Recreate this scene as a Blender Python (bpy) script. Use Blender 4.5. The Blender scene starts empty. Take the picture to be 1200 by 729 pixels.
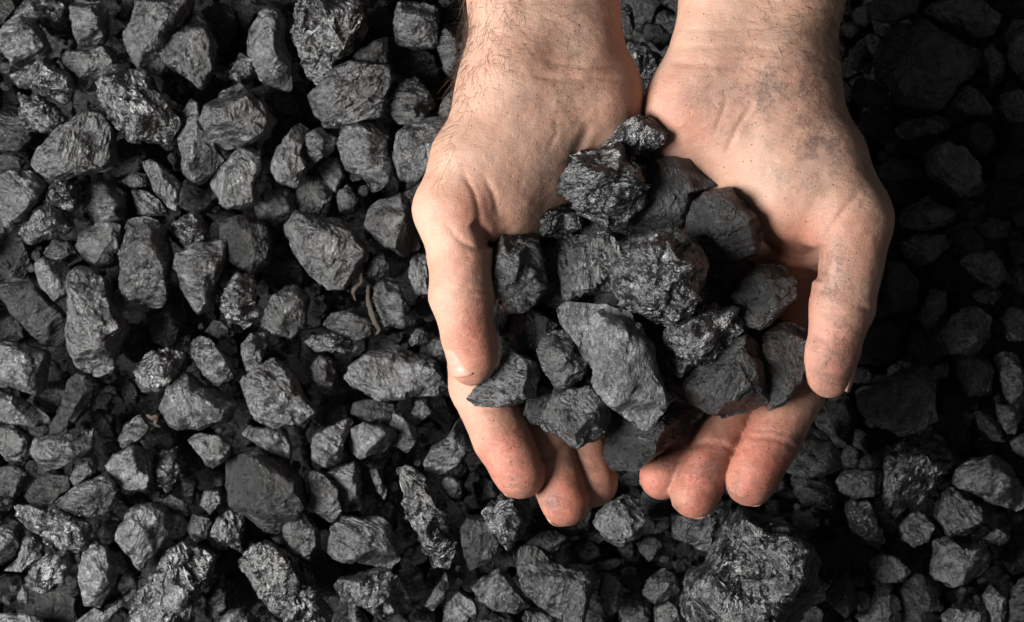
import bpy, bmesh, math, random
import numpy as np

# ------------------------------------------------------------------ basic units
# 1 unit of the layout = 0.32 mm; the layout plane Z = 0 runs through the wrists.
S = 0.00032
CX, CY = 600.0, 364.5
HC = 1200 * 70.0 / 36.0            # camera height in layout units (70 mm lens)
scene = bpy.context.scene
COL = scene.collection

# ------------------------------------------------------------------ camera
cam_d = bpy.data.cameras.new("camera")
cam_d.lens = 70.0
cam_d.sensor_width = 36.0
cam_d.clip_start = 0.01
cam_d.clip_end = 50.0
cam_d.dof.use_dof = True
cam_d.dof.focus_distance = (HC + 20) * S
cam_d.dof.aperture_fstop = 16.0
cam = bpy.data.objects.new("camera", cam_d)
cam.location = (0, 0, HC * S)
COL.objects.link(cam)
scene.camera = cam

# ------------------------------------------------------------------ world and lamps
world = bpy.data.worlds.new("World")
scene.world = world
world.use_nodes = True
bg = world.node_tree.nodes["Background"]
bg.inputs[0].default_value = (0.92, 0.96, 1.0, 1)
bg.inputs[1].default_value = 0.09

def lamp(name, az, el, dist, size, power, col, target=(0, 0, -0.03)):
    d = bpy.data.lights.new(name, 'AREA')
    d.shape = 'DISK'
    d.size = size
    d.energy = power
    d.color = col
    o = bpy.data.objects.new(name, d)
    a, e = math.radians(az), math.radians(el)
    v = np.array([math.cos(a) * math.cos(e), math.sin(a) * math.cos(e), math.sin(e)]) * dist
    o.location = [target[i] + v[i] for i in range(3)]
    from mathutils import Vector
    o.rotation_euler = Vector(v).to_track_quat('Z', 'Y').to_euler()
    COL.objects.link(o)
    return o

lamp("studio_lamp", 188, 38, 1.00, 0.58, 33.0, (1.0, 0.978, 0.95))

scene.view_settings.view_transform = 'Standard'
scene.view_settings.look = 'None'
scene.view_settings.gamma = 1.0
scene.view_settings.exposure = 0.0

# ------------------------------------------------------------------ node helper
def new_mat(name):
    m = bpy.data.materials.new(name)
    m.use_nodes = True
    nt = m.node_tree
    nt.nodes.clear()
    out = nt.nodes.new('ShaderNodeOutputMaterial')
    bs = nt.nodes.new('ShaderNodeBsdfPrincipled')
    nt.links.new(bs.outputs[0], out.inputs[0])
    return m, nt, bs

class N:
    def __init__(self, nt):
        self.nt = nt
    def _set(self, sock, v):
        if isinstance(v, bpy.types.NodeSocket):
            self.nt.links.new(v, sock)
        else:
            sock.default_value = v
    def node(self, typ, **kw):
        n = self.nt.nodes.new(typ)
        for k, v in kw.items():
            setattr(n, k, v)
        return n
    def math(self, op, a, b=0.0, clamp=False):
        n = self.node('ShaderNodeMath', operation=op, use_clamp=clamp)
        self._set(n.inputs[0], a); self._set(n.inputs[1], b)
        return n.outputs[0]
    def vmath(self, op, a, b):
        n = self.node('ShaderNodeVectorMath', operation=op)
        self._set(n.inputs[0], a); self._set(n.inputs[1], b)
        return n
    def noise(self, vec, scale, detail=3, rough=0.55, dist=0.0):
        n = self.node('ShaderNodeTexNoise')
        self._set(n.inputs['Vector'], vec)
        n.inputs['Scale'].default_value = scale
        n.inputs['Detail'].default_value = detail
        n.inputs['Roughness'].default_value = rough
        n.inputs['Distortion'].default_value = dist
        return n.outputs[0]
    def voro(self, vec, scale, feature='F1', rnd=1.0):
        n = self.node('ShaderNodeTexVoronoi', feature=feature)
        self._set(n.inputs['Vector'], vec)
        n.inputs['Scale'].default_value = scale
        n.inputs['Randomness'].default_value = rnd
        return n
    def ramp(self, f, a, b, lo=0.0, hi=1.0):
        n = self.node('ShaderNodeMapRange', interpolation_type='SMOOTHSTEP')
        self._set(n.inputs[0], f)
        for i, v in enumerate((a, b, lo, hi)):
            self._set(n.inputs[i + 1], v)
        return n.outputs[0]
    def mix(self, f, a, b, blend='MIX'):
        n = self.node('ShaderNodeMix', data_type='RGBA', blend_type=blend)
        self._set(n.inputs[0], f); self._set(n.inputs[6], a); self._set(n.inputs[7], b)
        return n.outputs[2]
    def bump(self, h, strength, dist, normal=None):
        n = self.node('ShaderNodeBump')
        n.inputs['Strength'].default_value = strength
        n.inputs['Distance'].default_value = dist
        self._set(n.inputs['Height'], h)
        if normal is not None:
            self._set(n.inputs['Normal'], normal)
        return n.outputs[0]

# ------------------------------------------------------------------ coal materials
def coal_material(name, lo, hi, r_lo, r_hi, spark, bumpy, crinkle, spec, grit=0.8):
    m, nt, bs = new_mat(name)
    n = N(nt)
    tc = n.node('ShaderNodeTexCoord').outputs['Object']
    oi = n.node('ShaderNodeObjectInfo').outputs['Random']
    off = n.math('MULTIPLY', oi, 7.0)
    comb = n.node('ShaderNodeCombineXYZ')
    for i in range(3):
        n._set(comb.inputs[i], off)
    # every lump has its bedding turned its own way
    rot = n.node('ShaderNodeVectorRotate', rotation_type='EULER_XYZ')
    n._set(rot.inputs['Vector'], n.vmath('ADD', tc, comb.outputs[0]).outputs[0])
    eul = n.node('ShaderNodeCombineXYZ')
    n._set(eul.inputs[0], n.math('MULTIPLY', oi, 37.0)); n._set(eul.inputs[1], n.math('MULTIPLY', oi, 61.0)); n._set(eul.inputs[2], n.math('MULTIPLY', oi, 97.0))
    n._set(rot.inputs['Rotation'], eul.outputs[0])
    p = rot.outputs[0]
    q = n.vmath('MULTIPLY', p, (0.8, 2.4, 1.2)).outputs[0]
    big = n.noise(q, 120, 5, 0.6, 0.5)
    rd = n.node('ShaderNodeTexNoise', noise_type='RIDGED_MULTIFRACTAL')
    n._set(rd.inputs['Vector'], q)
    rd.inputs['Scale'].default_value = 210
    rd.inputs['Detail'].default_value = 5
    rd.inputs['Roughness'].default_value = 0.55
    rd.inputs['Distortion'].default_value = 0.5
    fine = n.noise(p, 620, 6, 0.7, 0.3)
    grain = n.noise(p, 2600, 2, 0.6)
    # small cleavage planes, each cell tilted its own way
    def facets(scale):
        vo = n.voro(q, scale)
        vdir = n.vmath('SUBTRACT', vo.outputs['Color'], (0.5, 0.5, 0.5)).outputs[0]
        dl = n.vmath('SUBTRACT', n.vmath('MULTIPLY', q, (scale,) * 3).outputs[0],
                     n.vmath('MULTIPLY', vo.outputs['Position'], (scale,) * 3).outputs[0]).outputs[0]
        return n.vmath('DOT_PRODUCT', dl, vdir).outputs['Value']
    h = n.math('MULTIPLY', big, 1.5)
    h = n.math('ADD', h, n.math('MULTIPLY', rd.outputs[0], 0.32 * crinkle))
    h = n.math('ADD', h, n.math('MULTIPLY', facets(125), 0.95 * crinkle))
    h = n.math('ADD', h, n.math('MULTIPLY', facets(330), 0.24 * crinkle))
    h = n.math('ADD', h, n.math('MULTIPLY', fine, grit))
    h = n.math('ADD', h, n.math('MULTIPLY', grain, 0.10))
    n._set(bs.inputs['Normal'], n.bump(h, bumpy, 0.0019))
    per = n.ramp(oi, 0.0, 1.0, lo, hi)
    v = n.math('MULTIPLY', per, n.ramp(n.noise(p, 200, 6, 0.72, 0.4), 0.34, 0.68, 0.55, 1.5))
    v = n.math('MULTIPLY', v, n.ramp(n.noise(q, 75, 3, 0.6, 0.8), 0.40, 0.60, 0.7, 1.3))
    v = n.math('MULTIPLY', v, n.ramp(grain, 0.38, 0.62, 0.45, 1.6))
    v = n.math('MULTIPLY', v, n.ramp(fine, 0.38, 0.62, 0.5, 1.5))
    cc = n.node('ShaderNodeCombineColor')
    n._set(cc.inputs[0], v)
    n._set(cc.inputs[1], n.math('MULTIPLY', v, 1.03))
    n._set(cc.inputs[2], n.math('MULTIPLY', v, 1.07))
    n._set(bs.inputs['Base Color'], cc.outputs[0])
    patch = n.ramp(n.noise(q, 150, 4, 0.62, 0.5), 0.48, 0.60)
    rr = n.ramp(fine, 0.3, 0.7, r_lo, r_hi)
    rr = n.math('SUBTRACT', rr, n.math('MULTIPLY', patch, spark))
    n._set(bs.inputs['Roughness'], rr)
    bs.inputs['Specular IOR Level'].default_value = spec
    return m

M_MATTE = coal_material("matte_coal", 0.019, 0.064, 0.25, 0.46, 0.12, 1.0, 1.6, 1.0, 0.5)
M_SHINY = coal_material("glossy_coal", 0.014, 0.038, 0.15, 0.30, 0.04, 1.0, 2.8, 1.0, 0.25)
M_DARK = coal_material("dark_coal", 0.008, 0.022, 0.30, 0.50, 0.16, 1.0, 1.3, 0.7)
COALM = {'m': M_MATTE, 's': M_SHINY, 'd': M_DARK}

def ground_material():
    m, nt, bs = new_mat("coal_dust")
    n = N(nt)
    tc = n.node('ShaderNodeTexCoord').outputs['Object']
    f = n.noise(tc, 400, 6, 0.65)
    n._set(bs.inputs['Base Color'], n.mix(f, (0.008, 0.008, 0.008, 1), (0.022, 0.021, 0.02, 1)))
    bs.inputs['Roughness'].default_value = 0.85
    n._set(bs.inputs['Normal'], n.bump(f, 0.8, 0.002))
    return m

# ------------------------------------------------------------------ skin, nail, hair, straw materials
def skin_material():
    m, nt, bs = new_mat("skin")
    n = N(nt)
    tc = n.node('ShaderNodeTexCoord').outputs['Object']
    def attr(nm):
        a = n.node('ShaderNodeAttribute', attribute_name=nm)
        return a.outputs['Fac']
    red, dirt = attr("flush"), attr("soot")
    blot = n.noise(tc, 60, 4, 0.6, 0.4)
    base = n.mix(n.ramp(blot, 0.35, 0.65), (0.375, 0.212, 0.15, 1), (0.43, 0.27, 0.20, 1))
    base = n.mix(n.math('MULTIPLY', red, n.ramp(n.noise(tc, 150, 4, 0.6), 0.25, 0.7, 0.75, 1.15), clamp=True),
                 base, (0.345, 0.095, 0.06, 1))
    # fine mottling of skin
    mot = n.noise(tc, 700, 4, 0.6)
    base = n.mix(n.ramp(mot, 0.42, 0.72, 0.0, 0.32), base, (0.50, 0.26, 0.18, 1))
    # soot smears
    sm = n.noise(tc, 105, 6, 0.70, 0.25)
    smear = n.math('MULTIPLY', n.ramp(sm, 0.42, 0.60), dirt, clamp=True)
    haze_ = n.math('MULTIPLY', n.ramp(n.noise(tc, 70, 4, 0.55, 0.3), 0.36, 0.62), dirt, clamp=True)
    base = n.mix(n.math('MULTIPLY', haze_, 0.42), base, (0.10, 0.068, 0.058, 1))
    smear = n.math('MULTIPLY', smear, n.ramp(n.noise(tc, 900, 4, 0.7), 0.38, 0.58, 0.40, 1.0))
    base = n.mix(n.math('MULTIPLY', smear, 0.74), base, (0.055, 0.038, 0.034, 1))
    # soot specks
    vo = n.voro(tc, 760)
    keep = n.ramp(n.node('ShaderNodeSeparateColor') and vo.outputs['Distance'], 0.16, 0.34, 1.0, 0.0)
    sc = n.node('ShaderNodeSeparateColor')
    n._set(sc.inputs[0], vo.outputs['Color'])
    thr = n.math('SUBTRACT', 0.985, n.math('MULTIPLY', dirt, 0.20))
    on = n.math('GREATER_THAN', sc.outputs[0], thr)
    spk = n.math('MULTIPLY', keep, on)
    base = n.mix(n.math('MULTIPLY', spk, 0.7), base, (0.03, 0.022, 0.02, 1))
    n._set(bs.inputs['Base Color'], base)
    bs.subsurface_method = 'RANDOM_WALK'
    bs.inputs['Subsurface Weight'].default_value = 0.28
    bs.inputs['Subsurface Radius'].default_value = (1.0, 0.30, 0.16)
    bs.inputs['Subsurface Scale'].default_value = 0.0022
    bs.inputs['Roughness'].default_value = 0.52
    bs.inputs['Specular IOR Level'].default_value = 0.38
    # skin relief: criss-cross lines and pores
    mp = n.node('ShaderNodeMapping')
    n._set(mp.inputs[0], tc)
    mp.inputs['Rotation'].default_value = (0, 0, 0.5)
    mp.inputs['Scale'].default_value = (1.0, 3.2, 1.0)
    lines = n.noise(mp.outputs[0], 420, 4, 0.6, 0.6)
    vd = n.voro(tc, 1100, 'DISTANCE_TO_EDGE').outputs['Distance']
    h = n.math('ADD', n.math('MULTIPLY', lines, 0.9), n.math('MULTIPLY', n.ramp(vd, 0.0, 0.12), 0.22))
    h = n.math('ADD', h, n.math('MULTIPLY', n.noise(tc, 170, 3, 0.5), 1.4))
    n._set(bs.inputs['Normal'], n.bump(h, 0.42, 0.0008))
    return m

def simple_material(name, col, rough, sss=0.0):
    m, nt, bs = new_mat(name)
    n = N(nt)
    tc = n.node('ShaderNodeTexCoord').outputs['Object']
    f = n.noise(tc, 500, 5, 0.6)
    dark = tuple(c * 0.6 for c in col[:3]) + (1,)
    n._set(bs.inputs['Base Color'], n.mix(f, dark, col))
    bs.inputs['Roughness'].default_value = rough
    if sss:
        bs.inputs['Subsurface Weight'].default_value = sss
        bs.inputs['Subsurface Radius'].default_value = (1.0, 0.4, 0.25)
        bs.inputs['Subsurface Scale'].default_value = 0.002
    return m

M_GROUND = ground_material()
M_SKIN = skin_material()
M_NAIL = simple_material("nail", (0.50, 0.29, 0.22, 1), 0.38, 0.2)
M_HAIR = simple_material("arm_hair", (0.10, 0.055, 0.03, 1), 0.5)
M_STRAW = simple_material("dry_stalk", (0.038, 0.027, 0.018, 1), 0.8)

# ------------------------------------------------------------------ geometry helpers
def px(x, y, z):
    """photo position + height in layout units -> undistorted layout coordinates"""
    f = 1.0 - z / HC
    return np.array([(x - CX) * f, -(y - CY) * f, z], dtype=np.float64)

def mesh_from(name, verts, faces, mat, smooth=True):
    """verts (N,3) in metres; faces (M,k) uniform"""
    me = bpy.data.meshes.new(name)
    verts = np.asarray(verts, dtype=np.float32)
    faces = np.asarray(faces, dtype=np.int32)
    k = faces.shape[1]
    me.vertices.add(len(verts))
    me.vertices.foreach_set("co", verts.ravel())
    me.loops.add(faces.size)
    me.loops.foreach_set("vertex_index", faces.ravel())
    me.polygons.add(len(faces))
    me.polygons.foreach_set("loop_start", np.arange(0, faces.size, k, dtype=np.int32))
    me.update(calc_edges=True)
    if smooth:
        me.polygons.foreach_set("use_smooth", np.ones(len(faces), dtype=bool))
    me.materials.append(mat)
    me.validate()
    return me

def link(name, me, loc=(0, 0, 0), parent=None):
    o = bpy.data.objects.new(name, me)
    o.location = loc
    COL.objects.link(o)
    if parent is not None:
        o.parent = parent
    return o

def _hash(ix, iy, iz, seed):
    h = (ix.astype(np.uint32) * np.uint32(374761393) + iy.astype(np.uint32) * np.uint32(668265263)
         + iz.astype(np.uint32) * np.uint32(2147483647) + np.uint32(seed * 974711 % 4294967291))
    h = (h ^ (h >> np.uint32(13))) * np.uint32(1274126177)
    h = h ^ (h >> np.uint32(16))
    return h.astype(np.float64) / 4294967295.0

def vnoise(p, seed):
    """smooth value noise in -1..1"""
    i = np.floor(p).astype(np.int64)
    f = p - i
    u = f * f * f * (f * (f * 6 - 15) + 10)
    r = 0
    for dx in (0, 1):
        wx = u[:, 0] if dx else 1 - u[:, 0]
        for dy in (0, 1):
            wy = u[:, 1] if dy else 1 - u[:, 1]
            for dz in (0, 1):
                wz = u[:, 2] if dz else 1 - u[:, 2]
                r = r + wx * wy * wz * _hash(i[:, 0] + dx, i[:, 1] + dy, i[:, 2] + dz, seed)
    return r * 2 - 1

def fbm(p, seed, octv=4, gain=0.5, ridged=False):
    a, s, r = 1.0, 1.0, np.zeros(len(p))
    for o in range(octv):
        v = vnoise(p * s + 17.3 * o, seed + o)
        r += a * ((0.5 - np.abs(v)) * 2 if ridged else v)
        a *= gain
        s *= 2.03
    return r

_ICO = {}
def ico(level):
    if level not in _ICO:
        bm = bmesh.new()
        bmesh.ops.create_icosphere(bm, subdivisions=level, radius=1.0)
        v = np.array([x.co[:] for x in bm.verts])
        f = np.array([[w.index for w in x.verts] for x in bm.faces], dtype=np.int32)
        bm.free()
        _ICO[level] = (v, f)
    return _ICO[level]

# ------------------------------------------------------------------ coal lump
def rock_verts(poly, z, thick, seed, level, kind, rough=1.0):
    """poly: outline seen from above (photo positions); z: height of its middle.
    returns centre (layout units) and verts relative to it"""
    rng = np.random.RandomState(seed)
    P = np.array([px(x, y, z)[:2] for x, y in poly])
    x0, y0 = P[:, 0], P[:, 1]
    x1, y1 = np.roll(x0, -1), np.roll(y0, -1)
    cr = x0 * y1 - x1 * y0
    A = cr.sum() / 2
    c = np.array([((x0 + x1) * cr).sum(), ((y0 + y1) * cr).sum()]) / (6 * A)
    A = abs(A)
    L = P - c
    th = np.linspace(-math.pi, math.pi, 361)[:-1]
    d = np.stack([np.cos(th), np.sin(th)], 1)
    R = np.zeros(len(th))
    for a, b in zip(L, np.roll(L, -1, axis=0)):
        e = b - a
        den = d[:, 0] * e[1] - d[:, 1] * e[0]
        den = np.where(np.abs(den) < 1e-9, 1e-9, den)
        t = (a[0] * e[1] - a[1] * e[0]) / den
        u = (a[0] * d[:, 1] - a[1] * d[:, 0]) / den
        ok = (t > 0) & (u >= -1e-6) & (u <= 1 + 1e-6)
        R = np.where(ok & (t > R), t, R)
    R[R == 0] = math.sqrt(A / math.pi)
    for _ in range(3):
        R = 0.5 * R + 0.25 * (np.roll(R, 1) + np.roll(R, -1))
    size = math.sqrt(A)
    # narrowest half width
    ang = np.linspace(0, math.pi, 24, endpoint=False)
    w = min(np.ptp(L @ np.array([math.cos(a), math.sin(a)])) for a in ang) / 2
    hz = w * thick
    v, f = ico(level)
    h = np.hypot(v[:, 0], v[:, 1])
    t = np.arctan2(v[:, 1], v[:, 0])
    r = np.interp(t, np.append(th, math.pi), np.append(R, R[0]))
    ex = 0.58 + 0.24 * rng.rand()
    hh = np.power(np.clip(h, 1e-6, 1), ex)
    Q = np.stack([r * hh * v[:, 0] / np.maximum(h, 1e-6), r * hh * v[:, 1] / np.maximum(h, 1e-6),
                  np.sign(v[:, 2]) * np.power(np.abs(v[:, 2]), ex) * hz], 1)
    # cleavage planes through the upper side
    npl = rng.randint(6, 11)
    for k in range(npl):
        az = rng.rand() * 2 * math.pi
        ti = math.radians(rng.uniform(26, 68) if k > 1 else rng.uniform(10, 40))
        nn = np.array([math.cos(az) * math.sin(ti), math.sin(az) * math.sin(ti), math.cos(ti)])
        ea = np.interp((az + math.pi) % (2 * math.pi) - math.pi, th, R)
        reach = ea * math.sin(ti) * rng.uniform(0.45, 0.85) + hz * math.cos(ti) * rng.uniform(0.50, 0.90)
        dd = Q @ nn - reach
        cut = np.maximum(dd, 0) / nn[2]
        Q[:, 2] = np.maximum(Q[:, 2] - cut, np.minimum(Q[:, 2], -0.15 * hz))
    dirv = Q / np.maximum(np.linalg.norm(Q, axis=1, keepdims=True), 1e-6)
    # slow bulges, then stepped ledges along the lump's own bedding
    Q = Q + dirv * (fbm(Q / (size * 0.42), seed + 3, 2) * size * 0.035)[:, None]
    warp = np.stack([fbm(Q / (size * 0.30) + 5 * k, seed + 31 * k, 3) for k in range(3)], 1) * size * 0.07
    am = {'m': 0.75, 's': 1.5, 'd': 0.5, 'g': 0.45}[kind]
    for ncell, amp, lim in ((14, 0.16, 0.030), (70, 0.26, 0.020)):
        cells = dirv[rng.randint(0, len(Q), ncell)] * (np.abs(Q).max(0) * rng.uniform(0.6, 1.0, (ncell, 1)))
        g = rng.normal(size=(ncell, 3)) * amp * am
        best = np.full(len(Q), 1e18); idx = np.zeros(len(Q), int)
        for j in range(ncell):
            dj = ((Q + warp - cells[j]) ** 2).sum(1)
            m = dj < best
            best[m] = dj[m]; idx[m] = j
        df = ((Q - cells[idx]) * g[idx]).sum(1)
        Q = Q + dirv * (np.clip(df, -lim * size * am, lim * size * am) * rough)[:, None]
    # rough broken texture
    sc = {'m': 0.30, 's': 0.22, 'd': 0.40, 'g': 0.35}[kind]
    amp = {'m': 0.011, 's': 0.022, 'd': 0.008, 'g': 0.006}[kind] * rough
    st = np.array([1.0, 1.0, 1.0]); st[rng.randint(0, 2)] = 0.55
    Q = Q + dirv * (fbm(Q * st / (size * sc), seed + 7, 5, 0.55, ridged=True) * size * amp)[:, None]
    return np.array([c[0], c[1], z]), Q, f

def coal(poly, z, thick, seed, kind, label, group, level=None):
    area = abs(sum(a[0] * b[1] - a[1] * b[0] for a, b in zip(poly, poly[1:] + poly[:1]))) / 2
    if level is None:
        level = 6 if area > 4000 else 5
    c, v, f = rock_verts(poly, z, thick, seed, level, kind)
    me = mesh_from("coal_lump", v * S, f, COALM[kind])
    o = link("coal_lump", me, c * S)
    o['label'] = label
    o['category'] = "coal lump"
    o['group'] = group
    return o


BED = -270.0
gv, gf = [], []
ng = 40
for j in range(ng + 1):
    for i in range(ng + 1):
        x = (i / ng - 0.5) * 2600; y = (j / ng - 0.5) * 2200
        gv.append((x * S, y * S, (BED - 112 + 10 * math.sin(i * 1.7) * math.cos(j * 2.1)) * S))
for j in range(ng):
    for i in range(ng):
        k = j * (ng + 1) + i
        gf.append((k, k + 1, k + ng + 2, k + ng + 1))
go = link("ground", mesh_from("ground", np.array(gv), np.array(gf), M_GROUND))
go['kind'] = "structure"
# ------------------------------------------------------------------ hands: one blended surface each
class Field:
    """signed distance on a grid; limbs are blended in, folds are pressed in"""
    def __init__(self, lo, hi, h):
        self.lo, self.h = np.array(lo, float), h
        self.n = np.ceil((np.array(hi) - self.lo) / h).astype(int) + 1
        self.D = np.full(self.n, 60.0, dtype=np.float32)
        self.ax = [np.float32(self.lo[i]) + np.arange(self.n[i], dtype=np.float32) * np.float32(h) for i in range(3)]
    def box(self, lo, hi):
        sl = []
        for i in range(3):
            a = int(max(0, math.floor((lo[i] - self.lo[i]) / self.h)))
            b = int(min(self.n[i], math.ceil((hi[i] - self.lo[i]) / self.h) + 1))
            sl.append(slice(a, max(a, b)))
        return tuple(sl), np.ix_(self.ax[0][sl[0]], self.ax[1][sl[1]], self.ax[2][sl[2]])
    def cone(self, a, b, ra, rb, k=14.0, flat=None):
        """round cone a->b; flat=(dir, s) squeezes it by s along dir"""
        a, b = np.asarray(a, np.float32), np.asarray(b, np.float32)
        R = max(ra, rb) + k + 4
        sl, (X, Y, Z) = self.box(np.minimum(a, b) - R, np.maximum(a, b) + R)
        ab = b - a
        l2 = float(ab @ ab) + 1e-9
        px_, py_, pz_ = X - a[0], Y - a[1], Z - a[2]
        t = np.clip((px_ * ab[0] + py_ * ab[1] + pz_ * ab[2]) / l2, 0, 1).astype(np.float32)
        qx, qy, qz = px_ - t * ab[0], py_ - t * ab[1], pz_ - t * ab[2]
        if flat is not None:
            n, s = np.asarray(flat[0], np.float32), flat[1]
            n = n / np.linalg.norm(n)
            dn = qx * n[0] + qy * n[1] + qz * n[2]
            d2 = qx * qx + qy * qy + qz * qz - dn * dn + (dn / s) ** 2
        else:
            d2 = qx * qx + qy * qy + qz * qz
        d = np.sqrt(d2) - (ra + (rb - ra) * t)
        if flat is not None:
            d = d * np.float32(min(1.0, 0.5 + 0.5 * flat[1]))
        D = self.D[sl]
        if k > 0:
            hh = np.maximum(k - np.abs(D - d), 0) / k
            self.D[sl] = np.minimum(D, d) - hh * hh * k * 0.25
        else:
            self.D[sl] = np.minimum(D, d)
    def press(self, pts, depth, width, zlo=-1e9, zhi=1e9):
        """a fold along a polyline seen from above (x, y in layout coordinates), on heights zlo..zhi"""
        pts = [np.asarray(p, np.float32) for p in pts]
        lo = np.min(pts, axis=0)[:2] - 3 * width; hi = np.max(pts, axis=0)[:2] + 3 * width
        sl, (X, Y, Z) = self.box((lo[0], lo[1], zlo), (hi[0], hi[1], min(zhi, 400)))
        best = None
        n = len(pts) - 1
        for i in range(n):
            a, b = pts[i][:2], pts[i + 1][:2]
            ab = b - a
            t = np.clip(((X - a[0]) * ab[0] + (Y - a[1]) * ab[1]) / (float(ab @ ab) + 1e-9), 0, 1)
            d2 = (X - a[0] - t * ab[0]) ** 2 + (Y - a[1] - t * ab[1]) ** 2
            s = (i + t) / n
            amp = np.sqrt(np.maximum(1 - (2 * s - 1) ** 4, 0))
            w = np.exp(-d2 / (width * width)) * amp
            best = w if best is None else np.maximum(best, w)
        zf = 1.0
        if zlo > -1e8:
            zf = np.clip((Z - zlo) / 12.0, 0, 1)
        self.D[sl] += (best * depth * zf).astype(np.float32)
    def lump(self, c, r, amt):
        """raise (amt > 0) or sink the skin softly round a point"""
        c = np.asarray(c, np.float32)
        R = 2.4 * r
        sl, (X, Y, Z) = self.box(c - R, c + R)
        d2 = (X - c[0]) ** 2 + (Y - c[1]) ** 2 + (Z - c[2]) ** 2
        self.D[sl] -= (amt * np.exp(-d2 / (r * r))).astype(np.float32)
    def mesh(self):
        """surface nets"""
        D = self.D
        ins = D < 0
        nx, ny, nz = D.shape
        cnt = np.zeros((nx - 1, ny - 1, nz - 1), np.int8)
        for dx in (0, 1):
            for dy in (0, 1):
                for dz in (0, 1):
                    cnt += ins[dx:nx - 1 + dx, dy:ny - 1 + dy, dz:nz - 1 + dz]
        act = (cnt > 0) & (cnt < 8)
        cells = np.argwhere(act)
        idx = np.full(act.shape, -1, np.int32)
        idx[act] = np.arange(len(cells), dtype=np.int32)
        acc = np.zeros((len(cells), 3)); num = np.zeros(len(cells))
        cx, cy, cz = cells.T
        corners = [(a, b, c) for a in (0, 1) for b in (0, 1) for c in (0, 1)]
        for a in corners:
            for ax in range(3):
                if a[ax]:
                    continue
                b = list(a); b[ax] = 1
                da = D[cx + a[0], cy + a[1], cz + a[2]]
                db = D[cx + b[0], cy + b[1], cz + b[2]]
                m = (da < 0) != (db < 0)
                t = np.zeros(len(cells)); t[m] = da[m] / (da[m] - db[m])
                pt = np.tile(np.array(a, float), (len(cells), 1)); pt[:, ax] += t
                acc[m] += pt[m]; num[m] += 1
        V = cells + acc / np.maximum(num, 1)[:, None]
        V = self.lo + V * self.h
        F = []
        for ax in range(3):
            s0 = [slice(1, -1)] * 3; s0[ax] = slice(0, -1)
            s1 = [slice(1, -1)] * 3; s1[ax] = slice(1, None)
            a, b = ins[tuple(s0)], ins[tuple(s1)]
            e = np.argwhere(a != b)
            flip = b[tuple(e.T)]
            off = np.ones(3, int); off[ax] = 0
            e = e + off
            u, w = (ax + 1) % 3, (ax + 2) % 3
            du = np.zeros(3, int); du[u] = 1
            dw = np.zeros(3, int); dw[w] = 1
            q = np.stack([idx[tuple((e - du - dw).T)], idx[tuple((e - dw).T)], idx[tuple(e.T)], idx[tuple((e - du).T)]], 1)
            q[flip] = q[flip][:, ::-1]
            F.append(q)
        F = np.concatenate(F)
        F = F[(F >= 0).all(1)]
        return V, F

def relax(V, F, it=2, lam=0.5):
    e = np.concatenate([F[:, [i, (i + 1) % 4]] for i in range(4)])
    for _ in range(it):
        for l in (lam, -lam * 0.97):
            s = np.zeros_like(V); n = np.zeros(len(V))
            for k in range(3):
                s[:, k] = np.bincount(e[:, 0], V[e[:, 1], k], len(V)) + np.bincount(e[:, 1], V[e[:, 0], k], len(V))
            n = np.bincount(e[:, 0], minlength=len(V)) + np.bincount(e[:, 1], minlength=len(V))
            V = V + l * (s / n[:, None] - V)
    return V

def vert_normals(V, F):
    a = np.cross(V[F[:, 2]] - V[F[:, 0]], V[F[:, 3]] - V[F[:, 1]])
    n = np.zeros_like(V)
    for i in range(4):
        for k in range(3):
            n[:, k] += np.bincount(F[:, i], a[:, k], len(V))
    return n / np.maximum(np.linalg.norm(n, axis=1, keepdims=True), 1e-9)

def J(x, y, z, r):
    """a joint: photo position, height, radius as seen in the photo"""
    p = px(x, y, z)
    return p, r * (1 - z / HC)

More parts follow.
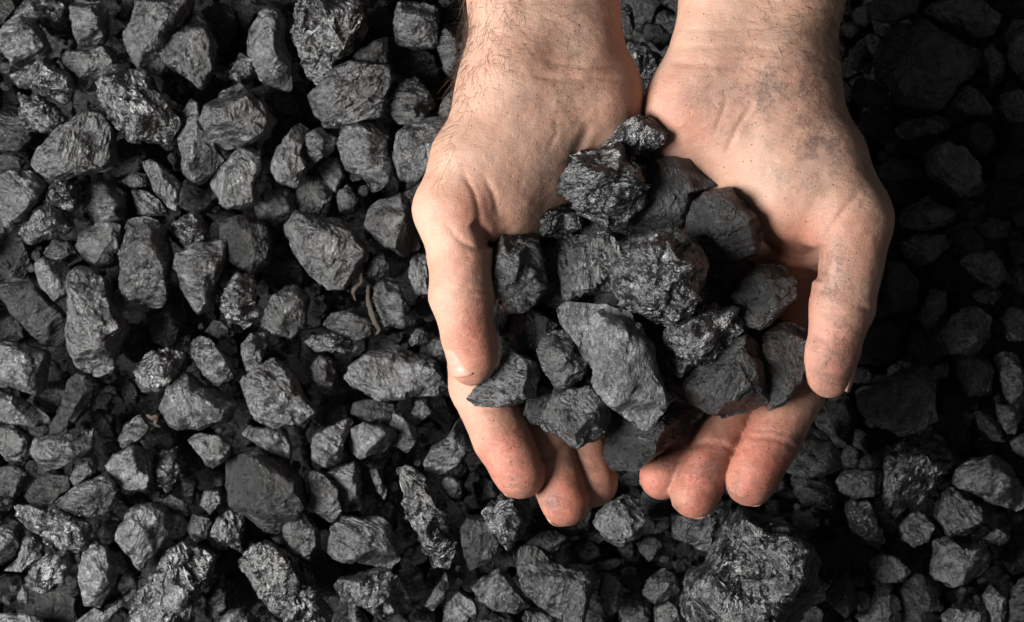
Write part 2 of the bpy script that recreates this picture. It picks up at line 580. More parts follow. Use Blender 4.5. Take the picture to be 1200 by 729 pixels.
def build_hand(spec, voxel):
    jo = {k: J(*v) for k, v in spec['joints'].items()}
    al = np.array([p for p, r in jo.values()] + [px(*q[:3]) for fi in spec['fingers'] for q in fi['j']])
    lo = al.min(0) - 85; hi = al.max(0) + 85
    f = Field(lo, hi, voxel)
    for a, b, k in spec['limbs']:
        f.cone(jo[a][0], jo[b][0], jo[a][1], jo[b][1], k)
    for it in spec['free']:
        (a, b, k) = it[:3]
        pa, ra = J(*a); pb, rb = J(*b)
        f.cone(pa, pb, ra, rb, k, it[3] if len(it) > 3 else None)
    # fingers are blended only at their roots: each into its own copy, then joined sharply
    base = f.D.copy()
    for fi in spec['fingers']:
        g = Field.__new__(Field)
        g.lo, g.h, g.n, g.ax = f.lo, f.h, f.n, f.ax
        g.D = np.full(f.n, 60.0, dtype=np.float32)
        js = [J(*q) for q in fi['j']]
        for i in range(len(js) - 1):
            g.cone(js[i][0], js[i + 1][0], js[i][1], js[i + 1][1], 5.0)
        for (t, seg, off, r) in fi.get('pads', ()):
            pa, ra = js[seg]; pb, rb = js[seg + 1]
            c = pa + (pb - pa) * t + np.array(off)
            g.cone(c, c + (pb - pa) * 0.18, r, r, 12.0)
        # blend with the palm near the root, crisp against neighbours further out
        root = js[0][0]
        R = 150
        lo_ = np.min([j[0] for j in js], axis=0) - 70; hi_ = np.max([j[0] for j in js], axis=0) + 70
        sl, (X, Y, Z) = f.box(lo_, hi_)
        dr = np.sqrt((X - root[0]) ** 2 + (Y - root[1]) ** 2 + (Z - root[2]) ** 2)
        k = np.clip(26 * (1 - (dr - 40) / 80), 1.8, 26).astype(np.float32)
        A, B = f.D[sl], g.D[sl]
        hh = np.maximum(k - np.abs(A - B), 0) / k
        f.D[sl] = np.minimum(A, B) - hh * hh * k * 0.25
    for pt in spec.get('lumps', ()):
        f.lump(px(*pt[:3]), pt[3], pt[4])
    for fo in spec.get('folds', ()):
        pts = [px(x, y, fo[0]) for x, y in fo[3]]
        f.press(pts, fo[1], fo[2], fo[4] if len(fo) > 4 else -60)
    V, F = f.mesh()
    V = relax(V, F, 3)
    nrm = vert_normals(V, F)
    V = V + nrm * (fbm(V / 45.0, spec['seed'], 3) * 0.9 + fbm(V / 9.0, spec['seed'] + 5, 2) * 0.22)[:, None]
    return V, F, nrm

def photo_xy(V):
    f = 1 - V[:, 2] / HC
    return V[:, 0] / f + CX, CY - V[:, 1] / f

def paint(me, name, val):
    a = me.attributes.new(name, 'FLOAT', 'POINT')
    a.data.foreach_set("value", np.clip(val, 0, 1).astype(np.float32))

def spots(V, lst):
    X, Y = photo_xy(V)
    r = np.zeros(len(V))
    for x, y, rx, ry, a in lst:
        r = np.maximum(r, a * np.exp(-((X - x) / rx) ** 2 - ((Y - y) / ry) ** 2))
    return r

def nail(parent, a, b, ra, rb, dorsal, origin, over=4.0, span=56, start=0.1):
    """a thin curved plate on the back of the last finger bone"""
    ax = b - a
    ln = np.linalg.norm(ax); ax /= ln
    d = np.array(dorsal, float); d -= ax * (d @ ax); d /= np.linalg.norm(d)
    s = np.cross(ax, d)
    nu, nv = 15, 21
    top, bot = [], []
    for j in range(nv):
        v = j / (nv - 1)
        for i in range(nu):
            u = i / (nu - 1) * 2 - 1
            sp = math.radians(span) * (0.86 + 0.14 * math.sin(v * math.pi * 0.6))
            t0 = start - 0.05 * (1 - u * u)                     # rounded cuticle
            t1 = 1.0 + (rb + over) / ln * (0.80 + 0.2 * (1 - abs(u) ** 2.5))
            t = t0 + (t1 - t0) * v
            rr = ra + (rb - ra) * min(t, 1.0)
            drop = max(0.0, t * ln - ln) / rb                   # follows the tip as it rounds off
            rr2 = rr * (0.985 if drop <= 0 else 0.985 * math.sqrt(max(0.05, 1 - min(drop, 0.93) ** 2)) ** 0.55)
            w = d * math.cos(u * sp) * rr2 * (1.0 - 0.10 * (1 - abs(u)) * 0) + s * math.sin(u * sp) * rr2
            w = w * (1.04 - 0.08 * u * u - 0.10 * (1 - v) ** 4)
            p = a + ax * (t * ln) + w
            nn = d * math.cos(u * sp) + s * math.sin(u * sp)
            top.append(p + nn * 1.3); bot.append(p - nn * 1.2)
    vs = np.array(top + bot); o_ = nu * nv
    fs = []
    for j in range(nv - 1):
        for i in range(nu - 1):
            k = j * nu + i
            fs.append((k, k + 1, k + nu + 1, k + nu))
            fs.append((o_ + k, o_ + k + nu, o_ + k + nu + 1, o_ + k + 1))
    rim = [i for i in range(nu)] + [j * nu + nu - 1 for j in range(1, nv)] + [(nv - 1) * nu + i for i in range(nu - 2, -1, -1)] + [j * nu for j in range(nv - 2, 0, -1)]
    for a_, b_ in zip(rim, rim[1:] + rim[:1]):
        fs.append((b_, a_, o_ + a_, o_ + b_))
    me = mesh_from("fingernail", (vs - origin) * S, np.array(fs), M_NAIL)
    return link("fingernail", me, (0, 0, 0), parent)

def hair_mesh(V, nrm, density, count, seed, origin, flow, lmin, lmax):
    """fine tapered strands rooted in the skin"""
    rng = np.random.RandomState(seed)
    p = density / density.sum()
    pick = rng.choice(len(V), count, p=p)
    vs, fs = [], []
    nseg = 5
    for q in pick:
        r0 = V[q] + rng.normal(size=3) * 1.2
        n = nrm[q]
        L = rng.uniform(lmin, lmax)
        fl = np.array(flow(r0), float) + rng.normal(size=3) * 0.55
        fl -= n * (fl @ n); fl /= np.linalg.norm(fl) + 1e-9
        d = fl + n * rng.uniform(0.10, 0.75)
        d /= np.linalg.norm(d)
        curl = rng.normal(size=3) * 0.22
        p_ = r0 - n * 0.6
        w0 = rng.uniform(0.13, 0.22)
        base = len(vs)
        for s in range(nseg + 1):
            t = s / nseg
            a = np.cross(d, n); a /= np.linalg.norm(a) + 1e-9
            b = np.cross(d, a)
            w = w0 * (1 - 0.8 * t)
            for k in range(3):
                an = 2 * math.pi * k / 3
                vs.append(p_ + (a * math.cos(an) + b * math.sin(an)) * w)
            if s < nseg:
                for k in range(3):
                    i = base + s * 3 + k; j = base + s * 3 + (k + 1) % 3
                    fs.append((i, j, j + 3, i + 3))
            p_ = p_ + d * L / nseg
            d = d + curl / nseg * 1.6 - n * 0.12
            d /= np.linalg.norm(d)
    return mesh_from("hair", (np.array(vs) - origin) * S, np.array(fs), M_HAIR)
VOX = 2.2
# the hand on the photo's left (palm up, thumb outward)
LEFT = dict(seed=11, joints={
    'fa0': (597, -270, -5, 78), 'fa1': (612, 95, -2, 56),
    'fb0': (640, -270, -12, 74), 'fb1': (677, 100, -8, 55),
    'heel': (640, 110, -14, 60), 'hyp0': (697, 114, -8, 47), 'hyp1': (706, 190, -44, 42),
    'cmc': (602, 108, 0, 52), 'tmid': (556, 190, 26, 47), 'tmc': (534, 246, 40, 43), 'tip1': (541, 345, 50, 36),
    'then0': (620, 150, 4, 58), 'then1': (584, 218, 10, 50),
    'mi0': (622, 140, -38, 44), 'mi1': (556, 332, -96, 40),
    'mm0': (640, 140, -42, 44), 'mm1': (610, 345, -116, 40),
    'mr0': (662, 140, -42, 42), 'mr1': (656, 345, -124, 39),
    'mp0': (690, 140, -38, 42), 'mp1': (702, 325, -116, 37),
}, limbs=[
    ('fa0', 'fa1', 30), ('fb0', 'fb1', 40), ('fa1', 'heel', 40), ('fb1', 'hyp0', 40), ('hyp0', 'hyp1', 34),
    ('mi0', 'mi1', 34), ('mm0', 'mm1', 34), ('mr0', 'mr1', 34), ('mp0', 'mp1', 34), ('hyp1', 'mp1', 34),
    ('fa1', 'cmc', 34), ('cmc', 'tmid', 34), ('tmid', 'tmc', 24), ('then0', 'then1', 34), ('cmc', 'then1', 30),
], free=[
    ((538, 236, 14, 38), (562, 318, -72, 36), 26),
    ((652, 130, -8, 52), (650, 185, -18, 46), 40),
    ((610, 180, -2, 52), (606, 240, -22, 46), 40),
], fingers=[
    dict(j=[(534, 250, 40, 42), (539, 300, 46, 37.5), (541, 347, 50, 36.5), (548, 395, 48, 31), (553, 426, 45, 26)],
         pads=[(0.35, 3, (5, 0, 2), 26)]),
    dict(j=[(556, 332, -96, 40), (563, 452, -44, 36), (588, 514, -20, 33.5), (609, 554, -5, 30.5)],
         pads=[(0.45, 2, (1, 0, 6), 25.5)]),
    dict(j=[(610, 345, -116, 40), (618, 462, -78, 35), (645, 534, -52, 31.5), (662, 588, -22, 28.5)],
         pads=[(0.5, 2, (1, 0, 6), 24.5)]),
    dict(j=[(656, 345, -124, 39), (664, 462, -98, 33), (684, 523, -70, 30), (696, 567, -50, 27)],
         pads=[(0.6, 2, (2, -2, 5), 24)]),
    dict(j=[(702, 325, -116, 36), (710, 420, -102, 28), (726, 470, -92, 25), (734, 508, -84, 22)]),
], lumps=[
    (497, 240, 46, 26, 4.0), (512, 350, 50, 18, 3.0), (576, 350, 52, 16, 1.5),
    (600, 262, 36, 24, 6.0), (566, 262, 40, 14, -5.0), (655, 60, 55, 30, -4.0),
    (712, 130, 35, 26, 4),
], folds=[
    (40, 7.0, 7.0, [(556, 262), (566, 272), (574, 292)], 0),
    (40, 1.7, 3.0, [(544, 205), (556, 228), (562, 252), (560, 266)], 0),
    (40, 1.5, 2.8, [(566, 206), (578, 228), (584, 254)], 0),
    (40, 2.0, 3.0, [(522, 262), (540, 284), (556, 292), (572, 292)], 0),
    (40, 1.6, 3.0, [(530, 344), (550, 340), (575, 343)], 10),
    (40, 1.2, 2.4, [(532, 352), (552, 348), (576, 352)], 10),
    (0, 1.8, 3.0, [(566, 480), (592, 478), (615, 470)], -60),
    (0, 1.4, 2.6, [(572, 520), (594, 510), (618, 500)], -60),
    (-20, 2.6, 4.0, [(630, 540), (648, 530), (668, 520)], -70),
    (30, 1.4, 3.2, [(620, 92), (660, 98), (700, 94), (736, 96)], 0),
    (30, 1.2, 2.6, [(640, 78), (690, 82), (735, 76)], 0),
    (10, 3.0, 6.0, [(690, 150), (676, 176), (668, 200)], -40),
    (30, 1.0, 2.6, [(650, 140), (652, 160), (640, 180)], -20),
])
# the hand on the photo's right
RIGHT = dict(seed=23, joints={
    'fa0': (884, -270, -6, 70), 'fa1': (838, 88, -2, 50),
    'fb0': (972, -270, -4, 84), 'fb1': (912, 88, -2, 56),
    'heel': (868, 110, -14, 58), 'hyp0': (808, 128, -6, 47), 'hyp1': (804, 200, -44, 44),
    'cmc': (915, 100, 0, 52), 'tmid': (962, 186, 24, 49), 'tmc': (996, 254, 38, 44), 'tip1': (986, 358, 52, 36),
    'then0': (890, 145, 2, 58), 'then1': (928, 222, 14, 50),
    'mi0': (880, 140, -38, 44), 'mi1': (944, 330, -72, 40),
    'mm0': (862, 140, -42, 44), 'mm1': (890, 345, -110, 40),
    'mr0': (842, 140, -42, 42), 'mr1': (842, 345, -122, 39),
    'mp0': (816, 140, -38, 42), 'mp1': (796, 325, -114, 37),
}, limbs=[
    ('fa0', 'fa1', 30), ('fb0', 'fb1', 44), ('fb1', 'heel', 40), ('fa1', 'hyp0', 40), ('hyp0', 'hyp1', 34),
    ('mi0', 'mi1', 34), ('mm0', 'mm1', 34), ('mr0', 'mr1', 34), ('mp0', 'mp1', 34), ('hyp1', 'mp1', 34),
    ('fb1', 'cmc', 34), ('cmc', 'tmid', 34), ('tmid', 'tmc', 24), ('then0', 'then1', 34), ('cmc', 'then1', 30),
], free=[
    ((992, 236, 10, 38), (946, 322, -52, 36), 24),
    ((858, 130, -6, 52), (884, 210, -16, 46), 40),
    ((1006, 268, 46, 33), (997, 350, 57, 28), 12),
    ((925, 240, -10, 40), (935, 300, -40, 36), 16),
], fingers=[
    dict(j=[(996, 256, 38, 43), (992, 310, 46, 38.5), (986, 362, 52, 36), (977, 410, 50, 31), (972, 440, 47, 27)],
         pads=[(0.35, 3, (-5, 0, 3), 25)]),
    dict(j=[(944, 330, -72, 40), (931, 456, -34, 37), (904, 518, -14, 32), (880, 563, -3, 29.5)],
         pads=[(0.45, 2, (-1, 0, 6), 26.5)]),
    dict(j=[(890, 345, -110, 40), (870, 456, -62, 34), (837, 524, -34, 31), (814, 578, -16, 29)],
         pads=[(0.45, 2, (-1, 0, 6), 26)]),
    dict(j=[(842, 345, -122, 39), (830, 452, -88, 32), (798, 520, -56, 29.5), (776, 558, -40, 27)],
         pads=[(0.5, 2, (-2, -2, 5), 24)]),
    dict(j=[(796, 325, -114, 36), (788, 408, -104, 28), (772, 458, -96, 25), (762, 492, -90, 22)]),
], lumps=[
    (1033, 262, 44, 26, 3.0), (1018, 362, 52, 16, 3.0), (952, 362, 55, 14, 1.0),
    (930, 268, 26, 26, 6.0), (800, 110, 36, 30, 4), (850, 95, 50, 26, -3), (880, 150, 60, 14, -3.0),
    (925, 90, 48, 20, 4.0),
], folds=[
    (20, 9.0, 7.0, [(890, 282), (915, 293), (940, 299), (958, 296)], -50),
    (36, 7.0, 6.0, [(963, 288), (957, 304), (956, 330)], 0),
    (36, 2.2, 3.4, [(958, 290), (968, 268), (985, 244), (1000, 228)], 0),
    (40, 1.8, 3.2, [(952, 358), (975, 362), (1000, 360), (1020, 366)], 10),
    (40, 1.2, 2.4, [(955, 368), (985, 370), (1012, 370)], 10),
    (-5, 2.0, 3.2, [(876, 512), (896, 511), (916, 516), (934, 528)], -60),
    (-5, 1.5, 2.6, [(880, 504), (900, 503), (922, 508)], -60),
    (-20, 2.0, 3.2, [(806, 524), (824, 518), (845, 520), (862, 530)], -70),
    (-40, 2.0, 3.4, [(770, 532), (784, 524), (800, 520)], -80),
    (36, 1.3, 4.0, [(786, 72), (812, 78), (850, 82), (890, 82)], 0),
    (36, 1.1, 3.4, [(794, 54), (830, 58), (870, 57), (910, 62)], 0),
    (36, 1.0, 2.4, [(800, 34), (840, 38), (890, 36)], 0),
    (36, 1.4, 3.0, [(905, 124), (935, 114), (960, 106)], 0),
    (36, 1.5, 3.6, [(850, 180), (862, 150), (880, 122)], 0),
    (36, 1.2, 2.6, [(835, 160), (842, 140), (850, 112)], 0),
    (-10, 1.6, 3.0, [(905, 308), (930, 318), (955, 322)], -70),
])

def make_hand(spec, label, soot, flush, hairs, dors, nails_for):
    V, F, nrm = build_hand(spec, VOX)
    origin = px(*spec['joints']['heel'][:3])
    me = mesh_from("hand", (V - origin) * S, F, M_SKIN)
    paint(me, "soot", spots(V, soot))
    paint(me, "flush", spots(V, flush))
    o = link("hand", me, origin * S)
    o['label'] = label
    o['category'] = "hand"
    for fi, dv, ov in nails_for:
        js = [J(*q) for q in spec['fingers'][fi]['j']]
        nail(o, js[-2][0], js[-1][0], js[-2][1], js[-1][1], dv, origin, over=ov,
             span=58, start=0.25 if fi else 0.05)
    X, Y = photo_xy(V)
    dens = np.zeros(len(V))
    for x, y, rx, ry, a in hairs:
        dens += a * np.exp(-((X - x) / rx) ** 2 - ((Y - y) / ry) ** 2)
    dens *= np.clip(nrm[:, 2] + 0.55, 0, 1) * (dens > 0.02)
    return o, V, nrm, dens, origin

hl, V, nrm, dens, origin = make_hand(
    LEFT, "paler cupped hand with a visible thumbnail and a long-haired wrist, holding coal",
    soot=[(680, 60, 26, 70, .8), (650, 130, 50, 40, .75), (640, 190, 40, 40, .6), (552, 395, 26, 20, .35), (600, 540, 40, 40, .4), (602, 568, 18, 16, 1.0), (645, 590, 14, 20, .9), (662, 600, 30, 22, .6),
          (600, 500, 30, 30, .45), (690, 550, 30, 50, .6), (700, 100, 40, 60, .4)],
    flush=[(600, 545, 55, 60, .85), (660, 590, 40, 50, .95), (700, 550, 30, 50, .6), (555, 400, 34, 60, .75), (555, 255, 36, 40, .45), (735, 90, 30, 90, .2), (540, 310, 40, 40, .3)],
    hairs=[(592, 10, 55, 58, 1.0), (566, 85, 24, 42, .45), (670, 15, 50, 36, .25), (524, 165, 10, 55, .35), (547, 40, 9, 60, 1.0), (536, 130, 9, 40, .8)], dors=None,
    nails_for=[(0, (-0.85, -0.1, 0.6), -14), (1, (-0.5, 0.3, -1), -12), (2, (-0.3, 0.2, -1), -9), (3, (-0.2, 0.1, -1), -6), (4, (0, 0, -1), -3)])
hm = hair_mesh(V, nrm, dens, 700, 5, origin, lambda p: (-0.25 if p[0] < -30 else 0.5, -1.0, 0), 16, 46)
link("arm_hair", hm, (0, 0, 0), hl)
hr, V, nrm, dens, origin = make_hand(
    RIGHT, "sooty cupped hand with a stained thumb pad and creased wrist, holding coal",
    soot=[(905, 105, 75, 50, 1.0), (960, 165, 50, 60, .95), (860, 130, 40, 40, .5), (975, 325, 26, 46, 1.0), (982, 420, 34, 60, 1.0), (930, 210, 50, 40, .5),
          (830, 110, 50, 40, .5), (905, 560, 30, 40, .8), (932, 522, 14, 20, 1.0), (864, 574, 14, 24, 1.0), (846, 580, 14, 34, 1.0), (790, 590, 12, 22, .9), (900, 490, 40, 40, .6), (825, 560, 40, 60, .75), (775, 540, 40, 50, .75), (1010, 200, 30, 40, .6), (930, 60, 40, 50, .4)],
    flush=[(890, 550, 60, 90, .95), (820, 560, 50, 80, .95), (770, 550, 40, 60, .9), (975, 420, 40, 70, .6), (930, 280, 50, 40, .5), (930, 340, 50, 60, .5), (800, 140, 40, 50, .45), (1000, 280, 30, 40, .3)],
    hairs=[(945, 15, 55, 60, 1.0), (940, 80, 40, 40, .4), (980, 60, 20, 50, .5)], dors=None,
    nails_for=[(0, (1, -0.1, -0.35), -10), (1, (0.5, 0.3, -1), -5), (2, (0.3, 0.2, -1), -5), (3, (0.2, 0.1, -1), -8), (4, (0, 0, -1), -3)])
hm = hair_mesh(V, nrm, dens, 750, 6, origin, lambda p: (0.55, -0.8, 0), 10, 30)
link("arm_hair", hm, (0, 0, 0), hr)
# ------------------------------------------------------------------ coal held in the hands
def pts_of(s, ox=0.0, oy=0.0, sc=1.0):
    q = s.replace(')(', ' ').strip('()').split()
    return [(ox + float(a) / sc, oy + float(b) / sc) for a, b in (t.split(',') for t in q)]

def area_c(P):
    A = cx = cy = 0.0
    for (x0, y0), (x1, y1) in zip(P, P[1:] + P[:1]):
        c = x0 * y1 - x1 * y0
        A += c; cx += (x0 + x1) * c; cy += (y0 + y1) * c
    return abs(A) / 2, cx / (3 * A), cy / (3 * A)

HELD = [  # outline (540,120,1.657), height, thickness, kind, label
 ("(280,70)(300,50)(345,30)(385,35)(400,60)(385,85)(350,105)(310,95)(285,85)", 28, .8, 's', "small glossy coal lump topmost in the photo of the held pile, touching both palms"),
 ("(197,150)(215,115)(245,95)(275,82)(310,95)(345,130)(362,160)(355,190)(330,205)(310,232)(290,240)(255,215)(225,200)(200,175)", 42, .62, 's', "rough knobbly coal lump just below the topmost held one, beside the pale thumb base"),
 ("(300,240)(320,225)(350,200)(360,165)(350,120)(365,108)(420,110)(480,115)(505,125)(510,150)(490,165)(450,180)(440,220)(420,250)(390,262)(340,265)(305,258)", 4, .6, 'd', "smooth dark coal lump wedged behind the knobbly one under the sooty palm"),
 ("(442,225)(455,195)(475,178)(520,170)(545,195)(575,225)(585,260)(570,290)(530,310)(490,300)(455,275)(443,250)", 36, .75, 'd', "rounded coal lump lit on its left, leaning on the sooty hand's palm"),
 ("(140,245)(155,215)(180,195)(205,195)(230,225)(235,235)(215,255)(190,265)(160,262)", 6, .8, 's', "small dark coal lump tucked under the pale hand's thumb base"),
 ("(43,290)(50,255)(80,252)(130,258)(150,270)(155,310)(165,350)(145,390)(120,408)(85,395)(62,370)(55,330)", 36, .62, 'm', "upright blocky coal lump right beside the pale hand's thumb"),
 ("(185,310)(205,280)(240,255)(275,255)(300,270)(325,265)(320,290)(295,310)(310,345)(290,365)(240,370)(205,388)(195,370)(190,345)", 12, .6, 'm', "ridged grey coal lump left of the crinkled central one in the pile"),
 ("(292,330)(300,300)(325,285)(350,265)(380,258)(430,265)(462,290)(465,320)(455,370)(440,400)(410,425)(380,418)(345,400)(315,380)(305,350)", 76, .6, 's', "crinkled shiny coal lump with bright flakes at the centre of the held pile"),
 ("(440,330)(470,290)(520,310)(560,320)(540,370)(500,400)(450,400)", -22, .7, 'd', "shadowed coal lump sunk deep right of the crinkled central one"),
 ("(530,375)(545,345)(580,320)(630,318)(648,350)(645,385)(615,415)(580,440)(550,435)(540,405)", 34, .7, 'd', "dark coal lump with a pale lower tip, nearest the web of the sooty hand's thumb"),
 ("(190,405)(205,390)(240,393)(290,395)(330,420)(345,450)(375,470)(380,520)(398,570)(390,600)(355,635)(320,615)(280,580)(250,545)(255,520)(225,470)(200,440)", 66, .45, 'g', "long pale grey coal slab lying slanted across the front of the held pile"),
 ("(395,470)(405,430)(440,410)(490,398)(530,405)(550,440)(552,470)(500,490)(470,510)(440,520)(410,525)(398,500)", 50, .6, 's', "bumpy glossy coal lump right of the long pale slab's upper end"),
 ("(420,560)(440,520)(480,490)(500,470)(550,455)(580,480)(585,540)(590,580)(550,600)(510,612)(470,595)(430,575)", 44, .66, 'd', "big matte dark coal lump right of the long pale slab's lower end"),
 ("(580,460)(610,435)(640,425)(675,440)(672,500)(655,545)(625,585)(600,595)(580,560)(573,540)(585,500)", 34, .72, 'd', "upright coal lump with a pale left edge, beside the sooty hand's index finger"),
 ("(150,480)(170,450)(195,445)(215,455)(222,485)(245,500)(240,525)(215,555)(185,550)(165,525)(155,500)", 46, .7, 'm', "small knuckle-shaped coal lump just left of the long pale slab"),
 ("(12,575)(30,555)(65,525)(90,478)(120,495)(148,515)(140,560)(145,575)(80,590)(25,592)", 30, .62, 'm', "pointed coal lump resting on the pale hand's index finger below the thumb tip"),
 ("(95,460)(100,405)(150,400)(190,430)(180,470)(145,485)(110,480)", -8, .8, 'd', "dark coal lump in the gap below the blocky one beside the thumb"),
 ("(150,625)(165,600)(185,560)(215,555)(250,555)(285,590)(293,620)(260,650)(225,670)(195,650)(165,640)", 30, .7, 'm', "faceted coal lump below the knuckle-shaped one, above the pale middle finger"),
 ("(128,600)(143,555)(185,540)(195,580)(165,620)(140,615)", -4, .8, 'd', "small shadowed coal lump between the pointed and the faceted held lumps"),
 ("(280,660)(285,610)(320,600)(360,615)(400,600)(420,570)(475,600)(470,610)(420,650)(380,680)(340,715)(300,712)(282,695)", 6, .7, 'd', "broad dark coal lump lowest in the held pile, lying on both hands' ring fingers"),
 ("(230,250)(300,225)(340,270)(330,320)(260,300)", -18, .9, 'd', "shadowed coal lump sunk below the rough knobbly one near the top of the pile"),
 ("(150,300)(210,270)(250,330)(240,400)(180,410)(150,380)", -22, .8, 'd', "shadowed coal lump deep between the blocky and the ridged held lumps"),
 ("(240,380)(330,350)(400,400)(400,470)(340,420)(260,430)", -10, .8, 'd', "shadowed coal lump under the upper edge of the long pale slab"),
 ("(360,440)(410,430)(440,520)(430,590)(395,570)(375,490)", 0, .9, 'd', "shadowed coal lump in the cleft right of the long pale slab"),
 ("(530,430)(590,410)(620,440)(590,500)(550,490)", -6, .9, 'd', "shadowed coal lump behind the pale-edged upright one"),
 ("(60,330)(110,330)(130,400)(120,470)(75,460)(55,400)", -34, .9, 'd', "shadowed coal lump deep between the pale thumb and the blocky held lump"),
 ("(60,470)(120,460)(160,520)(150,590)(90,570)(50,520)", -38, .9, 'd', "shadowed coal lump deep under the pointed held lump"),
 ("(200,540)(260,500)(300,560)(290,640)(240,610)", -6, .9, 'd', "shadowed coal lump under the lower left edge of the long pale slab"),
]
COALM['g'] = coal_material("dusty_coal", 0.085, 0.095, 0.45, 0.65, 0.06, 0.8, 0.6, 0.6)
for i, (s, z, th, kd, lab) in enumerate(HELD):
    P = pts_of(s, 540, 120, 1.657)
    A, cx, cy = area_c(P)
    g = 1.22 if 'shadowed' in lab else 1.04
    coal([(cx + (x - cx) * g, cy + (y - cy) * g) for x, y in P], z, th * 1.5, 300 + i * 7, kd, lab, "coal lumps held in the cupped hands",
         level=5 if z < 0 else 6)

